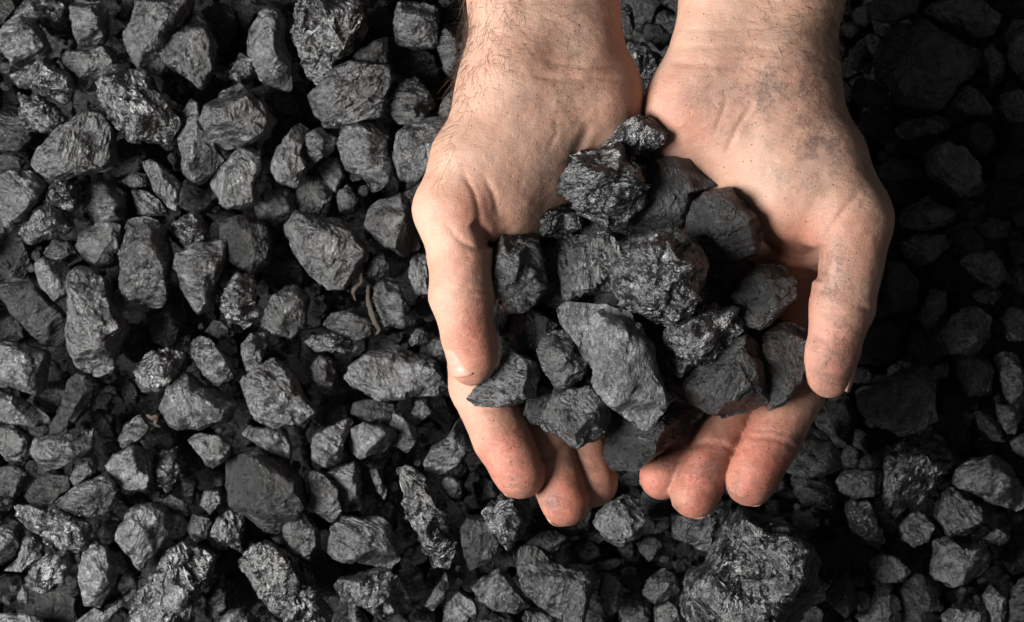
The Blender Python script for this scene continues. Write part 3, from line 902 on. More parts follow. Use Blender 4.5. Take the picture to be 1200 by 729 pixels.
# ------------------------------------------------------------------ coal bed: traced lumps
# each line: kind[+/-layer] ; outline ; optional noun phrase (its look)
SHEETS = {
 'a': (0, 0, 2.975), 'b': (270, 0, 2.975), 'c': (0, 240, 2.975), 'd': (270, 240, 2.975),
 'e': (0, 485, 2.989), 'f': (270, 485, 2.989), 'g': (540, 560, 4.315), 'h': (730, 560, 4.315),
 'j': (960, 0, 3.47), 'k': (960, 200, 3.47), 'l': (900, 400, 3.647), 'm': (920, 485, 2.989),
 'n': (700, 0, 6.625), 'w': (0, 0, 1.0),
}
BED_ROWS = """
a m 0 (0,110)(60,55)(110,70)(150,120)(175,170)(150,200)(100,215)(55,240)(20,180)(0,190)|large dark wedge-shaped lump cut by the photo's left edge near the top
a s -1 (40,50)(70,0)(200,0)(240,30)(235,100)(190,130)(150,90)(110,60)(60,65)|sparkling lump at the top edge near the top left corner
a m 0 (250,30)(260,0)(340,0)(375,40)(370,130)(340,160)(280,160)(262,110)|upright stub-ended lump at the top edge, left of the tall grey slab
a m 1 (440,110)(470,70)(480,0)(670,0)(650,60)(600,130)(575,190)(560,260)(490,240)(450,200)(435,150)|tall grey slab at the top edge of the coal bed
a m -1 (420,60)(430,-20)(480,-20)(475,60)(440,95)
a m 1 (552,180)(580,150)(620,125)(650,75)(690,50)(725,80)(750,150)(748,240)(700,305)(660,280)(620,250)(575,225)|grey mitten-shaped lump right of the tall grey slab
a s 1 (50,270)(80,230)(120,225)(165,195)(200,230)(245,270)(258,320)(210,355)(160,330)(110,310)(70,305)|glinting lump with bright facets in the top left part of the bed
a m 0 (210,200)(240,180)(320,180)(380,160)(415,220)(400,250)(350,290)(300,320)(260,280)|smooth dull lump between the glinting lump and the tall grey slab
a m -1 (340,165)(400,130)(440,150)(450,200)(420,210)(380,170)
a s 1 (355,300)(385,260)(440,235)(490,245)(540,310)(600,370)(630,430)(590,490)(520,495)(450,480)(400,430)(375,370)|large layered shiny lump below the tall grey slab
a s 0 (70,330)(130,340)(200,380)(240,420)(180,465)(110,455)(80,420)|lump with a bright whitish face near the upper left edge
a m 1 (125,570)(140,520)(200,470)(260,420)(330,385)(370,400)(395,450)(390,560)(360,595)(290,610)(190,630)(140,600)|large grey teardrop lump left of the layered shiny one
a d -1 (-20,390)(50,380)(100,420)(120,480)(80,520)(30,530)(-20,520)
a m 0 (-30,600)(60,590)(120,600)(165,650)(150,700)(100,760)(20,800)(-30,780)|blocky lump on the left edge below the lump with the whitish face
a s 0 (150,720)(180,640)(230,630)(270,650)(260,729)(150,729)
a m -1 (305,650)(340,630)(400,640)(440,680)(430,770)(350,790)(310,739)
a m 0 (500,570)(530,555)(580,590)(630,640)(610,739)(580,720)(540,660)|narrow grey wedge pointing up left below the layered shiny lump
a m -1 (420,630)(470,600)(520,610)(510,650)(460,655)
a m -1 (455,665)(500,660)(560,700)(590,749)(480,749)
a m 0 (630,480)(640,390)(670,340)(700,360)(710,440)(760,520)(790,560)(740,610)(690,635)(640,600)(635,540)|flat grey lump left of the stepped square lump
w m 1 (238,140)(245,118)(262,105)(280,97)(300,115)(322,138)(312,158)(290,168)(262,175)(245,165)|stepped square lump with terraced top in the upper middle of the left bed
w m 0 (246,215)(258,195)(275,178)(290,168)(305,175)(308,200)(298,215)(300,238)(270,245)(255,235)|crumpled lump hanging below the stepped square one
a d -1 (700,40)(760,10)(820,30)(833,90)(800,200)(760,150)(735,90)
a s -1 (575,290)(600,245)(640,270)(650,320)(620,360)(590,335)
a d -1 (-20,540)(50,540)(90,560)(70,590)(-20,600)
a d -1 (-20,-20)(50,-20)(60,30)(20,80)(-20,90)
b d -1 (0,40)(60,0)(170,0)(210,50)(180,60)(130,35)(90,60)(60,120)(20,80)
b m 0 (60,180)(65,110)(100,50)(150,35)(200,70)(190,150)(215,220)(215,320)(150,310)(110,290)(95,240)|upright lump with a curved notch, left of the big fluted slab
b s 1 (230,130)(250,90)(240,-30)(470,-30)(455,100)(420,170)(380,210)(340,260)(310,290)(280,270)(245,190)|big fluted slab narrowing downward at the top edge
b m 0 (420,200)(480,160)(550,125)(548,225)(470,230)|triangular lump right of the big fluted slab's lower end
b m 0 (570,90)(590,20)(650,10)(720,35)(725,100)(720,165)(640,165)(575,150)|cube-like lump near the top edge left of the pale forearm
b m 0 (722,130)(750,85)(800,90)(825,150)(825,250)(790,285)(750,250)(730,190)|upright oval lump touching the pale wrist's left outline
b m 1 (275,340)(300,310)(350,260)(430,220)(480,235)(560,235)(575,280)(550,350)(520,400)(450,420)(400,440)(330,440)(295,410)|broad angular lump below the big fluted slab
b d -1 (590,220)(620,180)(660,165)(710,200)(730,250)(720,300)(660,280)(600,260)
b m 0 (558,390)(570,320)(620,280)(650,272)(690,320)(715,370)(690,410)(640,440)(580,430)|five-sided lump between the broad angular lump and the pale wrist
b m 1 (565,560)(575,470)(610,445)(650,430)(700,415)(780,440)(790,500)(740,560)(690,600)(650,635)(590,620)|cracked blocky lump left of the pale thumb's base
b m 0 (730,370)(770,320)(833,300)(853,370)(770,430)(725,420)|small lump half under the pale wrist
b m 0 (370,500)(400,440)(450,420)(490,430)(550,480)(565,600)(540,660)(490,670)(460,600)(410,590)|hooked lump hanging below the broad angular one
b m 0 (140,580)(160,530)(200,470)(240,420)(275,450)(250,540)(270,590)(230,655)(160,630)|slanted lump with a rounded lower end right of the crumpled lump
b m 0 (245,540)(260,480)(310,440)(370,480)(360,520)(310,560)(270,590)
b m -1 (310,590)(345,545)(385,560)(400,620)(370,670)(330,640)
b m -1 (85,710)(130,660)(200,660)(240,700)(230,769)(150,790)(90,749)
b d -1 (60,310)(120,300)(200,320)(245,370)(240,410)(170,400)(120,350)
b s 0 (-10,230)(40,185)(90,210)(100,260)(40,290)(0,270)
b m -1 (370,680)(410,640)(450,690)(440,739)(380,739)
b m -1 (725,0)(790,-10)(780,30)(740,25)
b m -1 (760,75)(790,30)(820,60)(820,100)(780,95)
b d -1 (480,60)(540,20)(570,70)(560,120)(500,140)
c s 0 (-20,0)(60,0)(85,30)(60,75)(20,95)(-20,90)
c s 0 (65,100)(110,50)(150,10)(200,-10)(250,0)(250,80)(215,105)(150,110)(110,140)|glittering oblong lump on the upper left side, slanting up to the right
c m -1 (272,150)(290,90)(340,65)(400,58)(435,80)(430,160)(400,210)(350,222)(310,190)|squarish lump touching the left side of the smooth upright slab
c m 1 (440,60)(480,38)(550,45)(580,90)(600,180)(585,240)(580,330)(540,360)(470,345)(425,300)(422,200)(430,120)|smooth upright rectangular slab in the left bed
c m -1 (150,170)(180,120)(240,130)(290,190)(240,205)(180,190)
c m 0 (128,205)(160,185)(220,205)(245,230)(235,310)(195,335)(150,290)(135,250)|small lump in the notch above the long cracked slab
c m 1 (240,240)(270,215)(330,225)(370,260)(390,330)(420,390)(447,430)(410,490)(390,560)(340,610)(290,590)(250,540)(245,450)(255,370)|long cracked grey slab with a small yellowish fleck, left side of the bed
c d 0 (-20,285)(40,250)(100,260)(180,330)(230,400)(220,490)(160,500)(100,430)(40,370)|dark diagonal lump at the left edge beside the long cracked slab
c m 0 (-40,475)(80,490)(165,515)(160,590)(135,655)(60,640)(-40,630)|flat-topped lump at the left edge below the dark diagonal one
w m 0 (-12,452)(20,465)(48,483)(58,492)(45,501)(20,497)(-12,492)|thin pale sliver at the left edge below the flat-topped lump
w d 0 (55,502)(72,480)(80,448)(92,437)(108,442)(118,455)(108,472)(90,492)(70,508)|dark lump below the foot of the long cracked slab
c s 0 (580,80)(640,40)(680,30)(725,80)(715,130)(660,155)(620,140)
c m 1 (608,210)(625,165)(680,145)(740,130)(790,130)(780,200)(750,290)(740,350)(690,378)(650,320)(625,260)|angular lump with a pointed foot right of the smooth upright slab
c d -1 (515,380)(560,355)(640,345)(650,400)(620,460)(600,500)(540,480)
c s 0 (478,580)(510,520)(580,505)(640,520)(635,580)(590,630)(545,660)(505,640)|sparkling round lump right of the long cracked slab's foot
c m 0 (665,490)(695,455)(730,470)(800,540)(815,600)(760,635)(710,590)(680,540)
c d -1 (715,440)(750,400)(810,410)(820,460)(770,470)
c m 0 (545,700)(600,620)(650,580)(700,630)(760,640)(820,690)(800,750)(700,780)(600,770)|broad low lump left of the rounded oblong block
c d -1 (400,610)(450,605)(490,650)(480,690)(430,680)
w s 1 (262,337)(270,328)(282,318)(296,331)(302,368)(287,386)(272,376)(258,362)|faceted shiny diamond-shaped lump in the middle of the left bed
w d 0 (262,262)(280,252)(297,254)(312,266)(320,281)(318,308)(297,321)(270,307)(258,282)|big dark rounded lump above the diamond-shaped one
c m -1 (480,0)(570,0)(580,30)(520,35)
c d -1 (300,10)(330,-20)(440,-10)(425,40)(350,55)
d m 1 (200,80)(240,30)(300,50)(380,60)(430,90)(480,160)(450,230)(400,290)(330,290)(280,240)(215,150)|large grey shield-shaped lump left of the pale thumb
d m 1 (470,80)(490,0)(600,-40)(650,30)(660,150)(600,175)(540,150)|large lump whose right side is hidden by the pale thumb's base
d m -1 (80,0)(190,0)(190,80)(150,100)(100,50)
d m 0 (470,220)(510,160)(540,165)(560,220)(520,265)(480,250)
d m -1 (560,180)(600,170)(630,180)(625,215)(580,220)
d m 0 (618,220)(650,170)(690,170)(700,310)(650,315)(625,270)
d m 0 (500,290)(540,255)(580,260)(600,310)(650,410)(600,430)(540,420)(510,350)|chipped lump right of the reddish dry stalk
d m 0 (100,430)(140,330)(190,285)(240,280)(270,330)(260,430)(210,470)(150,450)|upright egg-shaped lump below the shield-shaped one
d m 0 (40,490)(70,450)(110,445)(130,490)(110,550)(60,580)(45,540)
d s -1 (320,330)(350,300)(410,295)(415,345)(340,355)
d m 0 (320,420)(350,380)(430,360)(490,400)(500,460)(450,475)(370,440)|half-moon lump left of the reddish dry stalk
d s 0 (260,480)(290,455)(380,455)(450,495)(430,515)(300,510)|thin flat lump under the half-moon one
d d -1 (500,480)(560,450)(640,435)(600,490)(520,495)
d m 0 (615,480)(650,430)(690,425)(690,480)(630,495)
d m 0 (680,495)(735,450)(765,500)(765,550)(720,550)
d m 1 (402,600)(420,560)(500,510)(570,492)(680,520)(720,560)(750,640)(700,665)(600,670)(520,680)(440,640)|wide flat lump left of the pale thumb's tip
d m 1 (40,620)(80,570)(150,542)(190,560)(240,630)(300,720)(250,760)(150,770)(90,740)(60,690)|rounded oblong block with a smooth face, centre of the left bed
d m 0 (280,570)(310,525)(355,540)(370,600)(350,660)(310,660)
d d 0 (415,729)(430,690)(500,675)(580,700)(600,740)(500,760)
d m 0 (630,729)(650,680)(690,670)(710,729)(670,750)
d d -1 (165,490)(200,470)(245,470)(240,515)(200,525)
d d -1 (640,340)(680,320)(720,400)(690,410)(650,380)
e m 0 (-20,40)(60,40)(110,80)(120,140)(80,165)(20,160)(-20,100)
e m 1 (113,120)(130,85)(200,75)(300,60)(330,40)(325,120)(250,170)(200,190)(155,195)(125,160)|broad lump with a bright left end in the lower left part
e d 0 (-20,190)(60,180)(110,220)(60,290)(-20,280)
e d 0 (90,285)(120,240)(170,205)(240,220)(250,260)(180,320)(110,315)
e m 0 (245,230)(280,170)(325,120)(350,150)(340,200)(270,250)|thin upright shard above the flat wedge in the lower left
e m 1 (185,310)(220,285)(300,240)(370,205)(410,230)(420,300)(380,350)(320,365)(250,345)(195,330)|flat wedge with a blunt left end in the lower left part
e d -1 (320,10)(350,-20)(400,0)(400,60)(410,90)(350,85)
e m 0 (410,90)(440,40)(490,0)(530,40)(500,90)(430,120)|small lump just left of the tan straw scrap
e m 0 (375,180)(400,140)(470,115)(520,130)(550,220)(520,265)(460,275)(410,230)|bright-topped lump below the tan straw scrap
e s 0 (540,200)(560,140)(620,120)(645,180)(630,240)(590,275)(550,250)
e m -1 (345,130)(370,100)(410,95)(430,120)(380,155)
e m 1 (660,85)(700,65)(770,75)(810,110)(800,150)(740,195)(710,150)|pale striped chip right of the bright-topped lump
e s -1 (640,230)(670,200)(690,240)(680,310)(655,320)(640,280)
e s 1 (45,360)(60,325)(130,325)(240,350)(310,380)(320,430)(260,475)(190,450)(110,400)|long slanting lump with a glossy ridge in the lower left
e m 0 (-30,370)(60,380)(80,450)(40,510)(-30,540)|pale rough lump on the left edge below the long glossy-ridged one
e m 0 (60,540)(80,440)(110,410)(150,460)(140,500)(80,550)(0,550)
e m -1 (345,410)(380,370)(420,375)(415,440)(370,450)
e m 1 (415,440)(420,390)(470,330)(530,310)(580,330)(612,370)(590,430)(540,490)(490,545)(450,490)|many-sided lump with one bright lower facet in the lower left
e m 0 (560,310)(600,285)(650,310)(670,350)(640,365)(600,345)
e m 0 (700,320)(720,270)(770,265)(780,310)(740,350)
e m 0 (655,400)(680,350)(740,370)(730,430)(690,455)
e d -1 (440,295)(480,275)(520,285)(510,320)(460,315)
e d -1 (520,270)(560,270)(580,300)(540,310)
e s 0 (742,420)(770,360)(800,330)(850,340)(850,480)(790,460)
e s 1 (95,580)(130,520)(180,470)(240,480)(260,530)(220,590)(150,620)(105,610)|glossy angular lump near the lower left corner
e m 1 (280,570)(290,490)(330,445)(370,470)(400,540)(400,600)(350,680)(300,660)|upright leaf-shaped lump near the bottom edge on the left
e m -1 (400,500)(430,480)(460,500)(500,545)(450,570)(410,550)
e s 1 (440,739)(490,650)(530,590)(580,510)(640,465)(700,475)(740,500)(735,580)(690,650)(650,760)(500,790)|big sparkling slab cut by the bottom edge on the left
e m 0 (240,749)(330,680)(370,690)(420,640)(475,600)(470,640)(400,700)(370,749)|thin curved splinter left of the big sparkling slab
e s 0 (718,690)(735,590)(780,560)(800,620)(790,680)(740,720)
e d -1 (180,610)(240,560)(290,570)(285,640)(230,630)
e m 0 (750,749)(800,690)(857,680)(857,749)
e m -1 (60,650)(80,600)(100,590)(95,665)(70,660)
e m 0 (-20,700)(80,700)(150,720)(140,769)(-20,769)
f m 1 (45,70)(70,45)(190,55)(215,120)(205,180)(160,160)(100,110)|flat pale triangular chip with a crack, below the rounded oblong block
f d 1 (-10,170)(30,140)(100,120)(180,170)(250,230)(270,320)(210,400)(150,415)(70,370)(0,330)(-20,250)|biggest dark boulder-like lump in the lower left bed
f m 1 (280,110)(300,70)(350,45)(410,20)(430,30)(400,100)(390,160)(340,185)(290,160)|pear-shaped lump left of the pale oval one
f g 1 (415,100)(425,50)(470,28)(560,50)(585,70)(540,130)(460,160)(425,140)|pale oval lump under the wide flat one
f m 0 (485,15)(540,0)(600,0)(650,50)(655,100)(620,140)(570,110)(600,60)(540,35)|curved lump curling round the pale oval one
f m 0 (680,170)(700,120)(760,80)(800,20)(857,-10)(857,110)(790,180)(730,215)(690,200)|crooked lump left of the pale index finger
f m 1 (275,260)(280,195)(330,210)(380,260)(395,340)(350,385)(310,350)(285,310)|front half of a split block right of the dark boulder-like lump
f m 0 (330,210)(400,180)(440,160)(455,200)(460,340)(400,350)(385,290)|back half of a split block right of the dark boulder-like lump
f m 0 (485,195)(510,190)(550,270)(540,305)(515,270)
f m -1 (470,180)(520,155)(570,140)(540,175)(490,190)
f s 1 (583,200)(620,178)(680,230)(750,330)(790,450)(765,545)(715,540)(660,450)(605,310)|long narrow sparkling lump left of the pale fingertips
f m 0 (730,240)(760,218)(810,235)(815,290)(790,310)(750,280)|small round lump right of the long narrow sparkling one
f m 1 (185,350)(210,325)(250,330)(300,400)(310,450)(280,515)(230,480)(190,430)|knobbed lump below the dark boulder-like one
f m 1 (345,480)(360,400)(400,362)(470,375)(530,365)(560,390)(570,460)(605,510)(560,545)(440,520)(370,510)|saddle-shaped lump with flared ends below the split block
f s 1 (365,600)(400,570)(500,560)(560,545)(600,570)(620,640)(580,690)(520,705)(460,670)(400,645)|flattened lump with a blunt snout below the saddle-shaped one
f s 1 (42,530)(80,475)(130,455)(220,510)(280,580)(340,680)(350,740)(240,760)(160,680)(90,620)|big rough glistening lump at the bottom edge left of centre
f m 0 (680,670)(720,610)(755,550)(765,610)(740,660)(710,690)
f m 0 (740,749)(760,660)(800,620)(850,650)(870,690)(850,749)
f d -1 (590,550)(620,525)(670,550)(630,580)
f m 0 (-10,690)(60,680)(110,749)(0,749)
f m -1 (140,690)(200,749)(150,749)
f s 0 (410,660)(440,660)(490,739)(420,739)
f d -1 (500,340)(560,300)(590,330)(570,400)(520,360)
f m -1 (130,420)(180,420)(200,460)(160,450)
f d -1 (540,700)(600,690)(640,740)(560,750)
g s 1 (120,180)(150,140)(215,80)(260,90)(350,170)(340,240)(290,290)(245,350)(200,310)(150,270)|glossy split lump just under the pale index fingertip
g d 0 (0,260)(30,195)(110,190)(200,320)(180,400)(100,440)(45,470)(10,400)|dark upright lump below the glossy split one
g d 0 (310,330)(390,270)(480,265)(545,300)(530,350)(450,370)(380,350)
g m 1 (288,480)(300,350)(350,335)(400,365)(460,420)(530,445)(640,450)(680,490)(660,600)(620,749)(540,749)(470,690)(380,630)(310,550)|large rectangular lump with a raised corner at the bottom edge below the pale fingertips
g m 0 (60,550)(120,510)(190,465)(250,500)(280,560)(350,650)(280,680)(180,670)(100,610)|lump with a bright blunt top left of the raised-corner one
g m 1 (660,230)(700,180)(760,120)(820,90)(900,110)(930,200)(900,300)(820,340)(740,310)|faceted lump directly below the two ring fingertips
g d -1 (600,260)(650,240)(720,300)(720,340)(640,310)
g d -1 (690,430)(780,405)(830,410)(820,460)(740,470)
g m 0 (695,590)(720,480)(780,490)(825,560)(810,650)(740,700)(720,640)
g d -1 (790,350)(863,330)(900,400)(820,400)
g d -1 (170,400)(250,340)(310,350)(290,440)(200,450)
g m -1 (60,30)(130,0)(220,60)(170,130)(90,140)
h d 0 (75,340)(100,300)(180,280)(215,320)(200,370)(130,420)(95,380)
h m 0 (245,190)(300,180)(440,150)(490,100)(550,160)(510,260)(440,380)(360,340)(300,310)(260,310)|lump under the sooty middle fingertip
h s 2 (335,620)(360,540)(430,400)(500,280)(560,210)(600,185)(640,220)(700,240)(790,245)(863,270)(960,330)(980,420)(950,600)(880,740)(700,800)(400,780)(350,690)|largest coal lump of all, rough and glinting, at the bottom edge below the sooty fingers
h m 0 (100,580)(140,500)(200,460)(265,480)(285,560)(240,610)(160,635)|small wrinkled lump left of the largest one
h m 0 (160,660)(240,620)(275,650)(290,749)(165,749)
h d -1 (-10,440)(60,450)(110,540)(60,580)(-10,520)
h d -1 (250,430)(290,405)(340,460)(310,520)(270,490)
h d -1 (195,260)(240,270)(290,320)(260,350)
h d -1 (700,180)(720,120)(780,110)(800,200)(740,230)
j m 1 (230,230)(250,170)(320,110)(400,85)(480,150)(560,190)(640,230)(640,270)(560,340)(490,440)(420,455)(340,420)(270,330)|largest heart-shaped lump in the dark upper right
j m 0 (410,50)(520,-10)(620,-10)(730,60)(720,140)(640,150)(520,110)|long shadowed lump at the top edge above right of the heart-shaped one
j m 0 (190,20)(250,-20)(400,-20)(390,60)(310,100)(230,80)
j m 0 (755,150)(790,80)(860,85)(870,330)(800,310)(760,240)|tall shadowed lump cut by the right edge near the top
j m 1 (530,420)(590,350)(650,370)(715,440)(690,465)(600,460)|small shadowed lump touching the lower right of the heart-shaped one
j m 0 (300,530)(350,485)(480,470)(550,500)(500,550)(360,570)|flat elongated shadowed lump below the heart-shaped one
j m 1 (430,620)(500,570)(580,600)(650,680)(660,790)(560,800)(440,690)|slanting shadowed lump below the flat elongated one in the upper right
j m 0 (650,210)(700,180)(740,230)(750,320)(690,360)
j m 0 (720,390)(800,360)(870,400)(870,500)(760,500)(720,440)
j d 0 (130,370)(160,310)(230,340)(290,400)(250,440)(170,430)
j d 0 (560,540)(620,490)(690,510)(710,600)(660,650)(600,600)
j d 0 (220,690)(300,640)(410,650)(420,729)(240,740)
j d 0 (700,640)(800,630)(870,660)(840,729)(720,729)
j d -1 (700,30)(760,-20)(870,-20)(860,60)(780,70)
j d -1 (120,200)(180,170)(220,240)(200,300)(130,280)
k m 1 (330,200)(360,140)(440,105)(550,170)(540,210)(440,240)(350,230)|shadowed lump with a tiny bright fleck right of the sooty thumb's base
k m 0 (330,290)(400,250)(510,260)(520,310)(460,370)(400,390)(350,350)|shadowed round lump below the one with the tiny bright fleck
k m 1 (570,370)(620,330)(700,330)(760,390)(760,450)(720,480)(640,440)|shadowed smooth-backed lump near the right edge at mid height
k d 0 (630,230)(690,190)(770,210)(760,270)(680,290)
k m 1 (470,680)(530,590)(620,550)(690,600)(690,680)(650,749)(500,749)|big shadowed dome-shaped lump in the dark right side
k m 0 (730,600)(770,550)(853,560)(870,680)(770,690)
k d 0 (270,370)(330,370)(400,450)(380,560)(290,580)(270,480)
k m 0 (400,600)(450,480)(510,490)(520,580)(440,650)
k m 0 (620,500)(700,460)(745,500)(700,550)(640,540)
k d 0 (770,180)(840,160)(860,220)(800,230)
k d 0 (540,50)(620,10)(680,60)(640,110)(560,90)
k d 0 (760,290)(850,270)(870,360)(790,390)
l m 1 (400,230)(500,160)(650,105)(705,120)(705,340)(650,370)(560,390)(440,350)(400,290)|large flat shadowed lump right of the sooty thumb's tip
l s 1 (500,640)(510,540)(560,430)(650,395)(740,420)(770,500)(700,600)(620,700)(560,729)(510,710)|upright fluted lump below the large flat shadowed one
l m 1 (785,545)(830,505)(980,490)(1040,550)(1094,620)(1130,700)(1060,729)(900,660)(800,620)|wide smooth kite-shaped lump at the right edge
l m 1 (70,560)(110,430)(190,350)(260,420)(310,480)(320,540)(250,570)(160,585)|angular lump just right of the sooty index finger
l m 0 (300,600)(340,545)(440,550)(460,600)(450,660)(370,680)(310,640)|small boxy lump right of the sooty fingertips
l d -1 (110,580)(190,590)(270,620)(300,690)(250,720)(150,700)(115,650)
l m 0 (960,70)(1010,40)(1060,60)(1094,130)(1080,230)(1030,270)(1000,190)|upright lump by the right edge at mid height above a pointed one
l m 0 (975,270)(1050,260)(1094,290)(1050,390)(1020,400)(985,340)|pointed lump above the wide kite-shaped one by the right edge
l m 0 (1040,430)(1094,390)(1130,450)(1110,510)(1050,470)
l d 0 (880,300)(920,290)(980,350)(1010,430)(960,430)(910,380)
l d 0 (790,60)(900,50)(960,120)(950,230)(860,240)(800,140)
l d -1 (240,270)(340,240)(380,330)(360,450)(290,400)
l d -1 (720,360)(800,330)(870,380)(860,440)(780,440)
m m 1 (520,360)(550,280)(580,250)(620,290)(690,320)(710,370)(640,420)(570,430)|lump with a bright lower left corner below the kite-shaped one
m m 0 (400,390)(440,350)(490,330)(520,380)(500,440)(450,465)(410,440)
m s 1 (212,340)(220,310)(290,305)(320,340)(345,440)(330,475)(270,440)(230,390)|shiny-topped lump pointing down right, below the small boxy one
m m 0 (300,520)(340,485)(390,500)(435,550)(400,585)(340,590)(310,565)
m m 1 (510,560)(530,450)(580,435)(620,460)(700,460)(720,500)(700,550)(640,580)(580,605)|rough bulky lump in the lower right part
m m 0 (680,440)(740,400)(790,400)(780,450)(740,460)
m d 0 (140,630)(180,580)(220,540)(250,600)(240,680)(205,710)(160,670)|dark upright lump right of the largest one
m m 0 (245,710)(300,690)(330,600)(360,620)(365,749)(280,749)
m d 0 (400,620)(450,550)(480,560)(500,640)(510,749)(430,749)
m m -1 (560,620)(620,600)(655,610)(630,665)(580,660)
m m 0 (695,640)(720,600)(770,640)(770,700)(730,749)
m m 0 (550,700)(580,680)(700,690)(710,749)(550,749)
m d 0 (780,650)(825,590)(870,560)(870,749)(790,749)
m d -1 (760,500)(800,430)(870,440)(870,540)(790,560)
n s 1 (230,330)(300,310)(370,360)(430,420)(520,480)(470,560)(430,640)(370,690)(310,640)(240,540)(200,420)|bright glossy lump seen between the two wrists
n d 0 (190,20)(260,40)(300,200)(260,300)(190,260)|dark lump at the top edge between the two forearms
n d 0 (340,200)(480,190)(580,290)(500,400)(380,300)
"""
rows = []
for ln in BED_ROWS.strip().splitlines():
    sheet, kd, rest = ln.split(' ', 2)
    lay, rest = rest.split(' ', 1)
    out, _, noun = rest.partition('|')
    P = pts_of(out, *SHEETS[sheet])
    A, cx, cy = area_c(P)
    rows.append(dict(P=P, kd=kd, lay=int(lay), noun=noun, A=A, c=(cx, cy)))

# ---- the lumps that show in the gaps between them: one grid of candidates, nearest to the camera kept
rng = random.Random(4)
def inside(p, P):
    r = False
    for (x0, y0), (x1, y1) in zip(P, P[1:] + P[:1]):
        if (y0 > p[1]) != (y1 > p[1]) and p[0] < (x1 - x0) * (p[1] - y0) / (y1 - y0) + x0:
            r = not r
    return r
boxes = [(min(a for a, b in r['P']), min(b for a, b in r['P']), max(a for a, b in r['P']), max(b for a, b in r['P'])) for r in rows]
def gap(p):
    """distance from p to the nearest traced outline, negative inside one"""
    best = 1e9
    for r, bx in zip(rows, boxes):
        if p[0] < bx[0] - 40 or p[0] > bx[2] + 40 or p[1] < bx[1] - 40 or p[1] > bx[3] + 40:
            continue
        if inside(p, r['P']):
            return -1.0
        for (x0, y0), (x1, y1) in zip(r['P'], r['P'][1:] + r['P'][:1]):
            ex, ey = x1 - x0, y1 - y0
            t = max(0, min(1, ((p[0] - x0) * ex + (p[1] - y0) * ey) / (ex * ex + ey * ey + 1e-9)))
            best = min(best, math.hypot(p[0] - x0 - t * ex, p[1] - y0 - t * ey))
    return best
def blob(cx, cy, r, rg):
    n = rg.randint(6, 9); el = rg.uniform(0.65, 1.0); a0 = rg.uniform(0, math.pi)
    P = []
    for i in range(n):
        a = 2 * math.pi * (i + rg.uniform(-0.3, 0.3)) / n
        x, y = r * math.cos(a) * rg.uniform(0.82, 1.15), r * el * math.sin(a) * rg.uniform(0.82, 1.15)
        P.append((cx + x * math.cos(a0) - y * math.sin(a0), cy + x * math.sin(a0) + y * math.cos(a0)))
    return P
def under_hands(x, y):
    return 500 < x < 1030 and -60 < y < 590 and not (735 < x < 790 and y < 130)
cand = []
for gx in range(-30, 1240, 7):
    for gy in range(-30, 770, 7):
        p = (gx + rng.uniform(-3, 3), gy + rng.uniform(-3, 3))
        g = gap(p)
        if g > 6 and not under_hands(*p):
            cand.append((g, p))
cand.sort(key=lambda t: -t[0])
fill = []
for g, p in cand:
    g = min(g, 30)
    if all(math.hypot(p[0] - q[0], p[1] - q[1]) > (g + r) * 0.95 for q, r in fill):
        fill.append((p, g))
fill = [f for f in fill if -8 < f[0][0] < 1208 and -8 < f[0][1] < 737]
N_THINGS = 300 - len(rows) - len(HELD)
for p, r in fill[:max(0, N_THINGS)]:
    P = blob(p[0], p[1], r * 1.3 + 4, rng)
    A, cx, cy = area_c(P)
    rows.append(dict(P=P, kd=rng.choice('mdd'), lay=-2, noun='', A=A, c=(cx, cy)))
for r in rows:
    if not r['noun'] and r['lay'] < 0 and False:
        pass

# ---- labels: the named ones speak for themselves, the others say which named one they lie beside
named = [r for r in rows if r['noun']]
used = {}
def nick(noun):
    w = noun.split()
    cut = len(w)
    for stop in ('in', 'at', 'on', 'near', 'cut', 'below', 'left', 'right', 'beside', 'between', 'above', 'just', 'under', 'centre', 'upper', 'lower', 'touching', 'hanging', 'by', 'whose', 'with', 'pointing', 'slanting', 'half', 'seen', 'directly', 'narrowing', 'curling'):
        for i in range(2, len(w)):
            if w[i].strip(',') == stop:
                cut = min(cut, i)
    return ' '.join(w[:cut]).strip(',')
nicks = {}
for r in named:
    nicks.setdefault(nick(r['noun']), []).append(r)
anchors = [(k, v[0]) for k, v in nicks.items() if len(v) == 1 and len(k.split()) >= 3 and len(k.split()) <= 5 and not k.startswith(('lump', 'small'))]
WORDS8 = ["right of", "above right of", "above", "above left of", "left of", "below left of", "below", "below right of"]
def auto_label(r):
    cx, cy = r['c']
    size = "medium" if r['A'] > 1400 else "small" if r['A'] > 500 else "tiny"
    tone = {'m': "grey", 's': "glossy", 'd': "dark", 'g': "pale"}[r['kd']]
    xs = [p[0] for p in r['P']]; ys = [p[1] for p in r['P']]
    asp = (max(xs) - min(xs)) / max(1e-6, max(ys) - min(ys))
    form = "upright " if asp < 0.72 else "sideways " if asp > 1.4 else ""
    near = sorted(anchors, key=lambda k: math.hypot(k[1]['c'][0] - cx, k[1]['c'][1] - cy) - 0.5 * math.sqrt(k[1]['A']))
    for key, a in near[:8]:
        dx, dy = cx - a['c'][0], a['c'][1] - cy
        w = WORDS8[int(round(math.degrees(math.atan2(dy, dx)) / 45.0)) % 8]
        lab = f"{size} {tone} {form}lump {w} the {key}"
        if len(lab.split()) <= 15 and lab not in used:
            return lab
    return lab + " again"
for r in rows:
    if r['noun']:
        r['label'] = r['noun']
        used[r['label']] = 1
for r in rows:
    if not r['noun']:
        r['label'] = auto_label(r)
        used[r['label']] = 1

